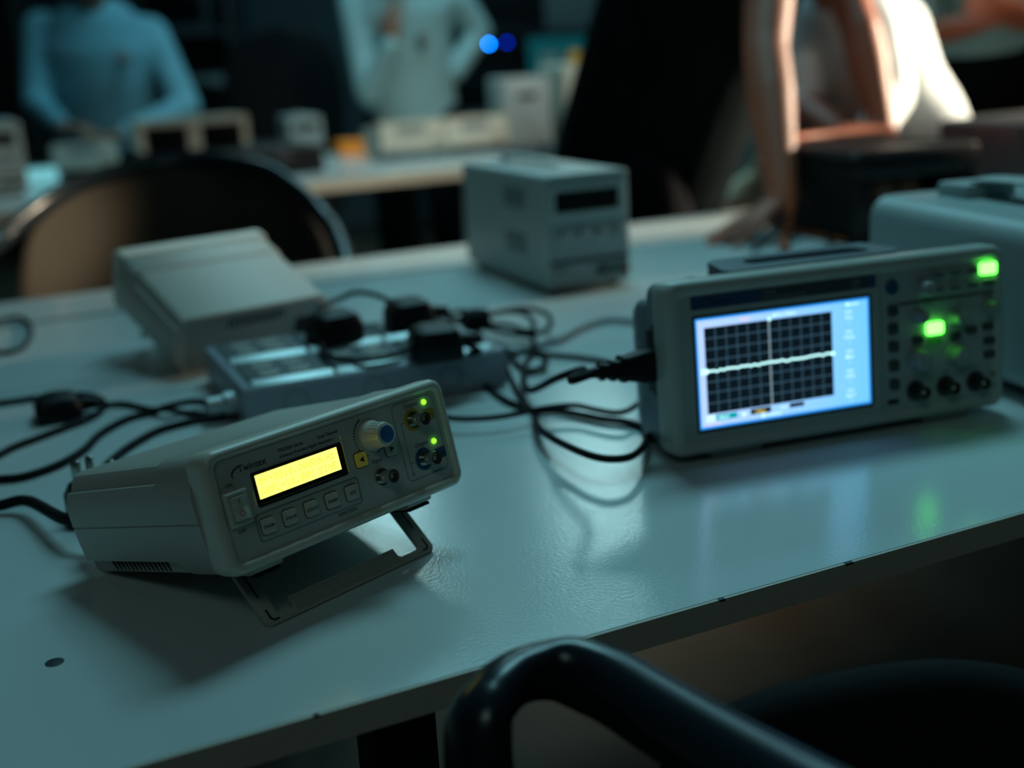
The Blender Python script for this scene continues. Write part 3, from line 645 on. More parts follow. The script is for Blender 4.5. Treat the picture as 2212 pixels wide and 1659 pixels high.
# open black cage with windings
def cage():
    W, D, H = .235, .255, .148
    g = empty('transformer_cage', label='black open-fronted instrument housing beside the leaning man\'s hand', cat='equipment housing')
    b = B(); b.box((0, 0, 0), (W, D, .012), .003); b.build('base_plate', M['blackm'], g)
    b = B(); b.box((0, .002, .012), (.012, D-.002, H-.012), .003); b.build('side_panel', M['blackm'], g)
    b = B(); b.box((W-.012, .002, .012), (W, D-.002, H-.012), .003); b.build('side_panel', M['blackm'], g)
    b = B(); b.box((0, D-.012, .012), (W, D, H-.012), .003); b.build('rear_panel', M['blackm'], g)
    b = B(); b.loft([[(x, y, z) for x, y in rrect(i, W-i, i, D-i, .014, 4)] for i, z in ((-.002, H-.014), (-.004, H-.006), (0, H), (.016, H), (.022, H-.004))], True, True); b.build('lid', M['black'], g)
    b = B(); b.box((.0, -.004, H-.045), (W, .010, H-.012), .003); b.box((0, -.004, .0), (W, .010, .022), .003); b.box((0, -.004, .018), (.028, .010, H-.04), .003); b.box((W-.024, -.004, .018), (W, .010, H-.04), .003); b.build('front_frame', M['black'], g)
    for i in range(3):
        b = B(); b.lathe([(0, .022), (.004, .022), (.004, .026)]+[(.006+.004*k, .027+.0012*(k % 2)) for k in range(15)]+[(.066, .022), (.07, .022)], (.065+i*.053, .10, .016), (0, 0, 1), 24); b.build('winding', M['copper'], g)
    b = B(); b.box((-.0035, .02, .004), (-.0005, D*.95, .010), .001); b.build('edge_trim', M['orange'], g)
    return g
cg = cage()
cg.matrix_world = Matrix.Translation((.553, 1.872, TZ)) @ rz(R(19)).to_4x4()
# ================================================================== POWER STRIP
def power_strip():
    g = empty('power_strip', label='grey two-row mains socket block holding three black plugs', cat='power strip')
    L, D, H = 250., 205., 39.
    b = B()
    b.prism([(0, 2), (0, H-4), (3, H), (D/2-3, H), (D/2-1, H-3), (D/2+1, H-3), (D/2+3, H), (D-3, H), (D, H-4), (D, 2)], FX, -8, L+6, 2.5)
    mm(b, 'housing', M['strip'], g)
    for x in (40, 118, 196):
        b = B(); b.lathe([(0, 13), (.5, 13), (.5, 10.5), (.1, 10.3), (.1, .1)], (x, .2, 19), (0, -1, 0), 28); mm(b, 'knockout_ring', M['face_dk'], g)
    rnd = random.Random(5)
    for r in (0, 1):
        for i in range(3):
            x0 = 2+i*82; y0 = 4+r*102
            b = B(); b.prism(rrect(x0, x0+78, y0+12, y0+92, 4, 3), FZ, H-1, H+2.2, .8); s = mm(b, 'socket_module', M['sock'], g)
            b = B(); b.prism([(y0, H-1), (y0, H+.4), (y0+7.5, H+4.4), (y0+9.5, H+4.6), (y0+11, H+3.6), (y0+11, H-1)], FX, x0, x0+78, .3); mm(b, 'metal_trim', M['chrome'], s)
            for (cx, cy) in ((24, 38), (24, 70), (54, 38), (54, 70)):
                b = B(); b.prism(rrect(x0+cx-9, x0+cx+9, y0+cy-8, y0+cy+8, 3, 3), FZ, H+2, H+2.9); mm(b, 'socket_insert', M['sockw'], s)
            for (cx, cy) in ((24, 38), (24, 70), (54, 38), (54, 70)):
                b = B(); b.box((x0+cx-6, y0+cy-3, H+2.5), (x0+cx-3.5, y0+cy+3, H+3.0)); b.box((x0+cx+3.5, y0+cy-3, H+2.5), (x0+cx+6, y0+cy+3, H+3.0)); b.box((x0+cx-1.5, y0+cy+2.5, H+2.5), (x0+cx+1.5, y0+cy+6.5, H+3.0)); mm(b, 'socket_slot', M['ink'], s)
            b = B(); b.cyl((x0+79.5, y0+6, H-2), (x0+79.5, y0+6, H+2.6), 2.6, 12); mm(b, 'fixing_screw', M['brass'], s)
    b = B(); b.lathe([(0, 12), (14, 11), (16, 9), (30, 8), (32, 5)], (-6, 40, 18), (-1, 0, 0), 20); mm(b, 'cable_gland', M['chrome'], g)
    return g
ps = power_strip()
SA = R(23.2)
PS0 = Vector((-.240, 1.063, TZ))
ps.matrix_world = Matrix.Translation(PS0) @ rz(SA).to_4x4()
# ================================================================== CORDS AND PLUGS
def plug_body(b, c, ax, up, L=.05, W=.046, T=.032):       # mains plug, cable leaves along ax
    ax = Vector(ax).normalized(); up = Vector(up).normalized(); sd = ax.cross(up)
    mx = Matrix((sd, ax, up)).transposed().to_4x4(); mx.translation = Vector(c)
    t = B(); t.loft([[(x, y, z) for x, y in rrect(-W/2+i, W/2-i, -L/2+i, L/2-i, .009, 4)] for i, z in ((.001, 0), (0, .002), (0, T*.55), (.004, T*.9), (.009, T))])
    t.lathe([(0, .0075), (.006, .0075), (.022, .0045), (.024, .0040)], (0, L/2-.002, T*.42), (0, 1, 0), 14)
    b._merge(t.bm, mx); return mx
def cord(name, label, pts, r, k=8, cat='cable', material='rubber'):
    g = empty(name, pts[0], None, label, cat)
    b = B(); p0 = Vector(pts[0]); b.tube(spline([Vector(p)-p0 for p in pts], k), r, 10); b.build('cable', M[material], g)
    return g
def px(seq, org, s, z):                                     # plan positions of points lying z above the floor
    out = []
    for q in seq:
        zz = q[2] if len(q) > 2 else z
        out.append(on_z(org[0]+q[0]/s, org[1]+q[1]/s, zz))
    return out
def add_plug(g, c, ax, up=(0, 0, 1), **k):
    b = B(); p0 = g.location; plug_body(b, Vector(c)-p0, ax, up, **k); return b.build('mains_plug', M['black'], g)
TT = TZ+.0035
O1, K1 = (880, 620), 3.687
# cord of the oscilloscope, with its moulded connector in the side inlet
w0 = scope.matrix_world @ Vector((.001, .034, .072)); ex = -(SR @ Vector((1, 0, 0)))
tail = w0 + ex*.050 + Vector((0, 0, .001))
c1 = cord('oscilloscope_power_cord', 'thick black mains cord plugged into the side of the lit oscilloscope',
   [tail+ex*-.004, tail+ex*.02+Vector((0, -.002, -.004))] + px([(1400, 658, TZ+.068), (1200, 722, TZ+.053), (1060, 795, TZ+.030), (975, 822, TZ+.014), (925, 765, TZ+.010), (930, 650, TZ+.010), (975, 565, TZ+.012), (1040, 540, TZ+.014), (1100, 585, TZ+.010), (1065, 650, TZ+.006), (960, 668), (870, 612), (835, 545), (750, 525), (690, 490), (560, 370)], O1, K1, TT), .0035)
b = B(); mx = Matrix.Translation(w0-c1.location) @ (SR @ Matrix(((0, -1, 0), (1, 0, 0), (0, 0, 1))).transposed()).to_4x4()
def CS(y, w, h): return [(x, y, z) for x, z in rrect(-w, w, -h, h, min(w, h)*.5, 4)]
b.loft([CS(-.002, .0105, .0135), CS(.008, .0105, .0135), CS(.024, .0078, .0100), CS(.025, .0088, .0108), CS(.028, .0088, .0108), CS(.029, .0062, .0078), CS(.033, .0060, .0075), CS(.034, .0070, .0085), CS(.037, .0070, .0085), CS(.038, .0052, .0062), CS(.042, .005, .006), CS(.043, .006, .007), CS(.046, .006, .007), CS(.047, .0042, .0045), CS(.056, .0036, .0036)], mx=Matrix.Translation(w0-c1.location) @ Matrix(((SR @ Vector((0, 1, 0))).to_tuple(), ex.to_tuple(), (SR @ Vector((0, 0, 1))).to_tuple())).transposed().to_4x4())
b.build('inlet_connector', M['black'], c1)
# plugs on the strip and their cords
HZ = TZ+.0415
p1 = on_z(722, 712, HZ+.012); p2 = on_z(883, 684, HZ+.012); p3 = on_z(940, 745, HZ+.012)
for v in (p1, p2, p3): v.z = HZ
sx_ = Vector((math.cos(SA), math.sin(SA), 0)); sy_ = Vector((-math.sin(SA), math.cos(SA), 0))
c2 = cord('mains_cord', 'black mains cord arching between two plugs at the back of the socket block',
   [p1+sx_*-.005+sy_*.04+Vector((0, 0, .013)), p1+sx_*-.001+sy_*.058+Vector((0, 0, .024))] + [on_z(735, 645, HZ+.022), on_z(770, 632, HZ+.026), on_z(820, 640, HZ+.024), on_z(870, 668, HZ+.014), on_z(940, 700, TZ+.03), on_z(985, 730, TZ+.010)] + px([(760, 530, TT), (790, 640), (830, 740), (880, 840), (950, 945), (1010, 1000), (1020, 1060, TZ+.010), (1050, 1125, TZ+.013), (1110, 1175, TZ+.015), (1250, 1255, TZ+.017), (1450, 1340, TZ+.018), (1620, 1370, TZ+.018), (1780, 1350, TZ+.016), (1880, 1270, TZ+.012), (1915, 1190, TZ+.008), (1990, 1215)], O1, K1, TT), .0031)
add_plug(c2, p1, sy_*1.0+sx_*-.2, L=.05, W=.052)
c3 = cord('mains_cord', 'black mains cord from the frontmost plug, running under the generator\'s far side',
   [p3+sx_*.025+Vector((0, 0, .012)), p3+sx_*.038+sy_*-.02+Vector((0, 0, .004))] + px([(425, 545, TZ+.032), (500, 655, TZ+.012), (640, 800, TT), (780, 900), (920, 955), (1050, 985), (1200, 985), (1400, 1020), (1560, 1050), (1720, 1070), (1860, 1112), (1935, 1160)], O1, K1, TT), .0031)
add_plug(c3, p3, sx_*1.0+sy_*-.15, L=.05, W=.052)
c4 = cord('mains_cord', 'black mains cord from the rearmost plug, coiled and tied beside the socket block',
   [p2+sx_*.026+Vector((0, 0, .013)), p2+sx_*.042+Vector((0, 0, .010))] + px([(230, 240, TZ+.036), (330, 262, TZ+.026), (430, 285, TZ+.022), (560, 300, TZ+.022), (740, 355, TZ+.014), (900, 378, TZ+.010), (1060, 362, TZ+.012), (1140, 300, TZ+.018), (1110, 215, TZ+.022), (980, 175, TZ+.026), (820, 180, TZ+.026), (640, 225, TZ+.026), (480, 255, TZ+.026), (340, 250, TZ+.030), (350, 210, TZ+.034), (450, 190, TZ+.034), (600, 225, TZ+.030), (760, 195, TZ+.032), (900, 200, TZ+.030), (985, 250, TZ+.026), (1005, 330, TZ+.020), (940, 350, TZ+.018), (820, 310, TZ+.018), (700, 295, TZ+.020), (540, 285, TZ+.024), (600, 320, TZ+.018), (800, 365, TZ+.012), (960, 385, TZ+.008), (1010, 420, TZ+.006), (985, 490), (930, 515), (850, 520), (720, 480), (650, 445)], O1, K1, TT), .0030)
add_plug(c4, p2, sx_, L=.048, W=.05)
b = B(); q = on_z(880+535/K1, 620+265/K1, TZ+.026)-c4.location
b.tube([q+sx_*-.014+sy_*.002, q+sx_*.0, q+sx_*.016+sy_*-.002], [(.013, .013), (.015, .014), (.012, .012)], 14, wide=(0, 0, 1)); b.build('cable_tie', M['blackm'], c4)
c5 = cord('thin_cord', 'thin black cord emerging from behind the lit signal generator',
   px([(200, 1010), (360, 1046), (550, 1050), (750, 1032), (920, 1000), (1050, 972), (1200, 950), (1350, 945), (1500, 978), (1650, 1002), (1750, 985), (1840, 930), (1900, 880)], O1, K1, TZ+.0125), .0026)
c6 = cord('grey_cord', 'grey cord curving behind the lit oscilloscope from the cord coil',
   px([(1020, 470), (1080, 455), (1200, 425), (1300, 370), (1400, 320), (1500, 285), (1620, 262), (1740, 268), (1850, 290)], O1, K1, TZ+.0048), .0034, material='greycab')
c7 = cord('thin_cord', 'thin black cord passing behind the oscilloscope connector',
   px([(1010, 500), (1060, 525), (1130, 538), (1300, 552), (1450, 570), (1560, 588), (1700, 615), (1800, 640)], O1, K1, TZ+.0036), .0028)
c8 = cord('mains_cord', 'black flex lying looped across the metal-trimmed sockets',
   [p1+sy_*-.02+Vector((0, 0, .012))] + [on_z(700, 735, HZ+.006), on_z(700, 760, HZ+.006), on_z(728, 775, HZ+.006), on_z(780, 778, HZ+.006), on_z(850, 768, HZ+.006), on_z(885, 755, HZ+.008), on_z(905, 745, HZ+.012)], .0030)
# left-hand cords
O2, K2 = (0, 580), 2.765
c9 = cord('mains_cord', 'black mains cord with its black plug lying flat at the left',
   px([(-1500, 700), (-700, 860), (-160, 815), (0, 802), (150, 782), (300, 762), (450, 752), (560, 760), (620, 795), (600, 850), (520, 900), (400, 945), (200, 1020), (60, 1075), (-160, 1190), (-600, 1340), (-1300, 1300)], O2, K2, TT), .0030)
pl = on_z(128, 902, TZ)
add_plug(c9, pl, sx_, L=.044, W=.050, T=.024)
c10 = cord('mains_cord', 'black cord crossing the left table behind the plug\'s cord',
   px([(560, 822, TZ+.012), (640, 815), (750, 810), (900, 842), (1000, 842, TZ+.009), (1100, 862), (1280, 872), (1420, 850)], O2, K2, TT), .0030)
c11 = cord('mains_cord', 'black cord curving from the left edge over the other cords to the socket block',
   px([(-1400, 1150), (-700, 1330), (-160, 1275), (0, 1258), (150, 1240), (350, 1170), (500, 1082), (600, 985), (750, 902), (900, 862), (1000, 825, TZ+.010), (1150, 795, TZ+.008), (1260, 812), (1310, 865), (1380, 880), (1480, 850)], O2, K2, TT), .0034)
pu = [on_z(161, 995, TZ+.047), on_z(191, 986, TZ+.047), on_z(236, 994, TZ+.040)]
cc = (pu[0]+pu[1]+pu[2])/3; PLUG = Vector((cc.x+.004, cc.y+.004, TZ))
c12 = cord('mains_cord', 'black cord running from the socket block down behind the lit generator',
   [PLUG+Vector((-.018, .036, .011)), PLUG+Vector((-.026, .056, .008))] + px([(640, 1170), (720, 1100), (800, 1045), (950, 965), (1150, 912), (1300, 890), (1450, 850)], O2, K2, TT), .0034)
gin = gen.matrix_world @ Vector((.029, .1775, .029)); gdir = GR @ Vector((0, 1, 0))
c13 = cord('generator_power_cord', 'thick black mains cord plugged into the rear of the lit generator',
   [gin+gdir*.030, gin+gdir*.048+Vector((-.012, 0, .0))] + [on_z(60, 1082, TZ+.012), on_z(0, 1092, TZ+.007), on_z(-60, 1104, TZ+.0055), on_z(-140, 1130, TZ+.0055), on_z(-320, 1200, TZ+.005), on_z(-600, 1150, TZ+.005)], .0044)
b = B(); mx = Matrix.Translation(gin-c13.location) @ GR.to_4x4(); b.loft([CS(0, .012, .0115), CS(.016, .012, .0115), CS(.020, .0095, .009), CS(.034, .0065, .0065)], mx=mx); b.build('inlet_connector', M['black'], c13)
c14 = cord('thin_cord', 'thin black cord forming a half loop at the rear left corner',
   px([(-1300, 420), (-600, 480), (-120, 350), (0, 312), (90, 292), (155, 308), (186, 370), (150, 455), (80, 494), (0, 502), (-140, 500), (-600, 620), (-1300, 560)], O2, K2, TT), .0030)
# plug lying on its back, pins up, behind the lit generator
pu = [on_z(161, 995, TZ+.047), on_z(191, 986, TZ+.047), on_z(236, 994, TZ+.040)]
cc = (pu[0]+pu[1]+pu[2])/3; cc = Vector((cc.x+.004, cc.y+.004, TZ))
g = empty('upturned_plug', cc, None, 'black mains plug lying pins-up behind the lit generator', 'plug')
b = B(); plug_body(b, Vector((0, 0, 0)), (-.5, 1, 0), (0, 0, 1), L=.05, W=.055, T=.026); b.build('plug_shell', M['black'], g)
for p, w, h in zip(pu, (.0033, .0028, .0028), (.0, .0, .0)):
    d = p-cc; b = B(); b.box((d.x-w, d.y-w*.8, .024), (d.x+w, d.y+w*.8, d.z), .0008); b.build('plug_pin', M['nickel'], g)
# cords by the leaning man's hand
c15 = cord('thin_cord', 'thin dark cord hanging in a loop by the black housing',
   [on_z(1628, 545, TZ+.004), on_z(1640, 520, TZ+.012), on_z(1665, 492, TZ+.030), on_z(1700, 465, TZ+.045), on_z(1735, 455, TZ+.045), on_z(1765, 470, TZ+.035), on_z(1782, 500, TZ+.015), on_z(1798, 530, TZ+.006)], .003)

c16 = cord('orange_cord', 'orange cord hanging down the left side of the black housing',
   [at(1930, 279, 2.30), at(1860, 284, 2.27), at(1780, 291, 2.22), at(1735, 296, 2.165), at(1716, 300, 2.10), at(1706, 318, 2.04), at(1701, 350, 2.01), at(1703, 395, 1.985), at(1708, 430, 1.97), at(1706, 470, 1.955), at(1700, 505, 1.965), on_z(1690, 524, TZ+.011), on_z(1700, 538, TZ+.0095)], .0062, material='orange')
# ================================================================== CHAIRS
def shell(b, path, widths, thick):                          # path of (top point, bottom point) pairs -> thick curved back
    f, k = [], []
    n = len(path)
    for i, (t, l) in enumerate(path):
        a = path[max(0, i-1)][0]; c = path[min(n-1, i+1)][0]; d = (c-a); d.z = 0; d.normalize(); nn = Vector((-d.y, d.x, 0))*thick/2
        up = (t-l).normalized(); sec = []
        H = (t-l).length
        for j in range(9):
            a_ = PI*j/8; sec.append(t-up*thick*.5+nn*math.cos(a_)+up*math.sin(a_)*thick*.5)
        for j in range(9):
            a_ = PI+PI*j/8; sec.append(l+up*thick*.5+nn*math.cos(a_)+up*math.sin(a_)*thick*.5)
        f.append(sec)
    b.loft(f)
def rear_chair():
    c = Vector((-.62, 2.34, 0))
    g = empty('armchair', c, None, 'black armchair drawn up to the rear edge of the white table', 'chair')
    path = []; arch = [(-.285, .60, .20), (-.275, .77, .14), (-.235, .838, .09), (-.165, .875, .045), (-.08, .892, .012), (0, .897, 0), (.08, .890, .0), (.16, .868, .03), (.225, .83, .07), (.275, .77, .13), (.30, .69, .19)]
    for x, z, d in arch: path.append((Vector((x, -d+.03, z)), Vector((x*.86, -d*.7-.03, min(z-.04, .53)))))
    P = [p for p, _ in path]; Q = [q for _, q in path]; P = spline(P, 4); Q = spline(Q, 4)
    b = B(); shell(b, list(zip(P, Q)), None, .022); b.build('backrest', M['shellm'], g)
    rim = [(-.33, -.42, .44), (-.345, -.40, .60), (-.338, -.36, .70), (-.315, -.26, .775), (-.300, -.16, .795), (-.270, -.10, .825), (-.225, -.05, .858), (-.15, -.01, .888), (0, .035, .906), (.15, .0, .888), (.225, -.045, .850), (.285, -.11, .80), (.325, -.21, .765), (.355, -.33, .71), (.365, -.39, .60), (.350, -.42, .44)]
    b = B(); b.tube(spline(rim, 6), [(.019, .015)]*91, 14, wide=(0, 0, 1)); b.build('arm_frame', M['chairp'], g)
    b = B(); b.loft([[(x, y, z) for x, y in rrect(-.26+i, .26-i, -.46+i, .02-i, .07, 6)] for i, z in ((.03, .435), (0, .445), (0, .475), (.02, .49), (.06, .494))]); b.build('seat', M['cloth'], g)
    for x in (-.24, .24):
        for y in (-.42, -.02):
            b = B(); b.tube([(x, y, .44), (x*1.1, y*1.02, .01)], .013, 12); b.cyl((x*1.1, y*1.02, .0), (x*1.1, y*1.02, .02), .016, 12); b.build('leg', M['tmetal'], g)
    return g
rear_chair()
def shell_seat(b, o, ax, sd, z=.486):
    secs = []
    for i, zz in ((.03, z-.06), (0, z-.05), (0, z-.018), (.02, z-.004), (.06, z)):
        secs.append([Vector((o.x, o.y, zz))+sd*x+ax*y for x, y in rrect(-.225+i, .225-i, -.24+i, .22-i, .07, 6)])
    b.loft(secs)
def front_chair():                                          # its right arm reaches into the picture
    base = Vector((.0, .30, 0))
    g = empty('armchair', base, None, 'black armchair with a looped armrest in front of the table', 'chair')
    L = lambda v: Vector(v)-base
    post = on_z(1030, 1590, .775)
    arm = [Vector((post.x+.004, post.y+.018, .44)), Vector((post.x+.002, post.y+.014, .62)), Vector((post.x, post.y+.006, .72)), on_z(1032, 1585, .765), on_z(1060, 1510, .775), on_z(1120, 1462, .778), on_z(1210, 1448, .778), on_z(1310, 1478, .777), on_z(1430, 1550, .776), on_z(1570, 1632, .777), on_z(1720, 1715, .780), on_z(1880, 1800, .785)]
    ax = (arm[10]-arm[6]); ax.z = 0; ax.normalize(); sd = Vector((-ax.y, ax.x, 0))
    if sd.y > 0: sd = -sd
    wv = Vector((.55, -.25, .45))
    for k in (0, .50):
        b = B(); b.tube(spline([L(p+sd*k) for p in arm], 7), [(.0185, .0135)]*78, 18, wide=wv); b.build('armrest', M['chairp'], g)
    e0 = arm[11]+ax*.0; top = []
    for i in range(9):
        t = i/8; top.append(L(e0+sd*(.5*t)+ax*(.07*math.sin(PI*t)))+Vector((0, 0, .04*math.sin(PI*t))))
    b = B(); shell(b, [(t, Vector((t.x, t.y, .50))) for t in spline(top, 3)], None, .03); b.build('backrest', M['cloth'], g)
    o = L(arm[8]+sd*.25); b = B(); shell_seat(b, o, ax, sd); b.build('seat', M['cloth'], g)
    for x in (-.2, .2):
        for y in (-.2, .19):
            p = Vector((o.x, o.y, 0))+sd*x+ax*y; b = B(); b.tube([p+Vector((0, 0, .43)), p], .013, 12); b.build('leg', M['tmetal'], g)
front_chair()
def corner_chair():
    base = Vector((.27, .70, 0)); L = lambda v: Vector(v)-base
    g = empty('side_chair', base, None, 'black padded chair back in the lower right corner', 'chair')
    top = [on_z(1480, 1650, .72), on_z(1525, 1570, .732), on_z(1640, 1505, .746), on_z(1790, 1466, .756), on_z(1940, 1440, .760), on_z(2080, 1434, .760), on_z(2230, 1460, .756), on_z(2380, 1530, .745), on_z(2480, 1630, .725)]
    b = B(); shell(b, [(t, Vector((t.x*.96, t.y+.02, .52))) for t in spline([L(p) for p in top], 4)], None, .036); b.build('backrest', M['cloth'], g)
    ax = Vector((-.25, -.97, 0)).normalized(); sd = Vector((-ax.y, ax.x, 0)); o = Vector((.03, .03, 0))
    b = B(); shell_seat(b, o, ax, sd); b.build('seat', M['cloth'], g)
    for x in (-.07, .07):
        b = B(); p = o+ax*.16+sd*x; b.tube([p+Vector((0, 0, .44)), p+ax*.06+Vector((0, 0, .46)), p+ax*.075+Vector((0, 0, .56))], .010, 10); b.build('back_support', M['tmetal'], g)
    for x in (-.2, .2):
        for y in (-.2, .19):
            p = o+sd*x+ax*y; b = B(); b.tube([p+Vector((0, 0, .43)), p], .013, 12); b.build('leg', M['tmetal'], g)
corner_chair()
def office_chair(c, rot, label, w=.25, top=1.20):
    g = empty('office_chair', c, rz(rot), label, 'chair')
    b = B(); b.loft([[(x*k, y, .62+(top-.62)*t) for x, y in [(w*math.cos(2*PI*i/24), .035*math.sin(2*PI*i/24)-.04*t) for i in range(24)]] for t, k in ((0, .6), (.04, .78), (.2, .95), (.5, 1.03), (.75, .98), (.9, .8), (.97, .55), (1, .2))]); b.build('backrest', M['cloth'], g)
    b = B(); b.loft([[(x, y-.24, z) for x, y in rrect(-.24+i, .24-i, -.23+i, .23-i, .08, 5)] for i, z in ((.03, .44), (0, .46), (0, .50), (.03, .53))]); b.build('seat', M['cloth'], g)
    b = B(); b.cyl((0, -.24, .10), (0, -.24, .45), .025); b.tube([(0, 0, .66), (0, .05, .55), (0, -.02, .47)], .02); b.build('column', M['tmetal'], g)
    for i in range(5):
        a = 2*PI*i/5
        b = B(); b.tube([(0, -.24, .12), (.29*math.cos(a), -.24+.29*math.sin(a), .075)], [.02, .014], 10); l = b.build('base_arm', M['tmetal'], g)
        b = B(); b.lathe([(-.012, .03), (.012, .03)], (.29*math.cos(a), -.24+.29*math.sin(a), .031), (math.sin(a), -math.cos(a), 0), 16); b.build('caster', M['black'], l)
    return g
q = at(610, 150, 5.5); office_chair((q.x, 5.5, 0), 0, 'round-backed black office chair between the two blue-shirted men', .26, 1.24)
# ================================================================== THINGS ON THE FAR TABLE
def put(o, pxl, Y, yaw=25., tilt=0., s=1., dz=0.):
    q = at(pxl, 330, Y); o.matrix_world = Matrix.Translation((q.x, Y, TZ+dz)) @ (rz(R(yaw)) @ rx(R(tilt))).to_4x4() @ Matrix.Scale(s, 4)
m1 = make_meter('bench_counter', 'beige bench instrument on a tilt bail right of the orange box', 'bench instrument'); put(m1, 826, 4.05, 25, -7, 1., .0325)
m2 = copy_tree(m1); m2['label'] = 'beige bench instrument beside the tall grey cabinet on the far table'; put(m2, 968, 4.13, 25, -7, 1., .0325)
m3 = copy_tree(m1); m3['label'] = 'small beige bench instrument in front of the seated man\'s hands'; put(m3, 112, 4.05, 25, -7, .92, .030)
for o in (m1, m2, m3): o['group'] = 'beige instruments on the far table'
d1 = make_meter('meter', 'black-faced meter, left one of the pair by the seated man', 'meter', 'pale', True, 176., 96., 190.); put(d1, 302, 3.76, 25, 0, 1., .0905)
d2 = copy_tree(d1); d2['label'] = 'black-faced meter, right one of the pair by the seated man'; put(d2, 424, 3.84, 25, 0, 1., .0905)
for o in (d1, d2): o['group'] = 'black-faced meters on the far table'
s1 = copy_tree(psu); s1['label'] = 'small upright pale power supply beside the orange box on the far table'; s1.matrix_world = Matrix.Translation((at(628, 300, 4.35).x, 4.35, TZ+.0072)) @ rz(R(18)).to_4x4() @ Matrix.Scale(.90, 4)
s2 = copy_tree(psu); s2['label'] = 'tall pale power supply at the left edge of the picture'; s2.matrix_world = Matrix.Translation((at(-72, 400, 3.52).x, 3.52, TZ+.0104)) @ rz(R(25)).to_4x4() @ Matrix.Scale(1.3, 4)
for o in (psu, s1, s2): o['group'] = 'upright bench power supplies'
# tall grey cabinet and beige-fronted instrument at the right of the far table
def cabinet(name, label, W, D, H, m, fm, cat):
    g = empty(name, label=label, cat=cat)
    b = B(); b.prism(rrect(0, W, 0, H, .012, 4), FY, .008, D); b.build('cabinet_shell', M[m], g)
    b = B(); b.prism(rrect(.004, W-.004, .004, H-.004, .01, 4), FY, 0, .0075, .002); b.build('front_panel', M[fm], g)
    b = B(); b.box((W*.3, -.006, H*.70), (W*.7, .002, H*.78), .003); b.build('recess_handle', M['black'], g)
    for x in (.02, W-.02):
        b = B(); b.cyl((x, .03, -.008), (x, .03, .0), .01, 12); b.cyl((x, D-.03, -.008), (x, D-.03, .0), .01, 12); b.build('foot', M['rubber'], g)
    return g
k1 = cabinet('instrument_cabinet', 'tall grey instrument seen from its side on the far table', .175, .24, .235, 'psu', 'psuf', 'bench instrument'); q = at(1092, 330, 4.25)
k1.matrix_world = Matrix.Translation((q.x, 4.25, TZ+.008)) @ rz(R(12)).to_4x4()
k2 = cabinet('instrument_cabinet', 'tall cream-fronted instrument with dark handle behind the leaning man\'s back', .14, .24, .27, 'pale', 'pale', 'bench instrument'); q = at(1192, 330, 4.36)
k2.matrix_world = Matrix.Translation((q.x+.055, 4.36, TZ+.008)) @ rz(R(20)).to_4x4()
# orange box, pale box with an added glow, black open case
g = empty('storage_box', (at(733, 300, 4.40).x, 4.40, TZ), rz(R(22)), 'small orange box on the far table', 'box')
b = B(); b.loft([[(x, y, z) for x, y in rrect(i, .115-i, i, .085-i, .008, 3)] for i, z in ((.004, 0), (0, .003), (-.001, .038), (.001, .038))]); b.build('box_body', M['orangeb'], g)
b = B(); b.loft([[(x, y, z) for x, y in rrect(-.003+i, .118-i, -.003+i, .088-i, .009, 3)] for i, z in ((0, .0385), (0, .048), (.003, .051))]); b.build('box_lid', M['orangeb'], g)
g = empty('pale_glow_box', (at(44, 372, 3.86).x, 3.86, TZ), rz(R(20)), 'small box with a pale front given a glow at the left edge', 'display')
b = B(); b.prism([(0, 0), (.09, 0), (.09, .055), (.02, .055)], FX, 0, .115, .003); b.build('housing', M['psuf'], g)
b = B(); b.quad((.006, .0008, .006), (.109, .0008, .006), (.109, .0178, .052), (.006, .0178, .052)); b.build('screen_or_glow_face', M['paleglow'], g)  # emission stands in for a pale box front catching light
g = empty('equipment_case', (at(335, 385, 3.56).x, 3.56, TZ), rz(R(25)), 'long flat black case carrying the two black-faced meters', 'case')
W, D, H = .52, .40, .085
b = B(); b.box((0, 0, 0), (W, D, H-.026), .006); b.build('case_body', M['black'], g)
b = B(); b.box((-.002, -.002, H-.024), (W+.002, D+.002, H), .007); b.build('case_lid', M['black'], g)
for x in (.12, .36):
    b = B(); b.box((x, -.010, .040), (x+.05, -.001, .07), .003); b.build('case_latch', M['tmetal'], g)
b = B(); b.tube([(.20, -.002, .05), (.20, -.022, .05), (.31, -.022, .05), (.31, -.002, .05)], .006, 8); b.build('case_handle', M['black'], g)
# two white papers on the far table
def sheet(pxl, Y, yaw, w, d, label):
    q = at(pxl, 330, Y); b = B(); t = B(); t.loft([[(x, y, .0006+.0006*math.sin(x*30)) for x, y in ((0, 0), (w/2, 0), (w, 0), (w, d), (w/2, d), (0, d))], [(x, y, .0012+.0006*math.sin(x*30)) for x, y in ((0, 0), (w/2, 0), (w, 0), (w, d), (w/2, d), (0, d))]])
    o = t.build('paper_sheet', mat('paper_white', (.8, .82, .8), .7)); o.location = (q.x, Y, TZ+.001); o.rotation_euler = (0, 0, R(yaw)); tag(o, label, 'paper')
sheet(600, 3.75, 40, .21, .297, 'white sheet of paper in front of the small upright power supply')
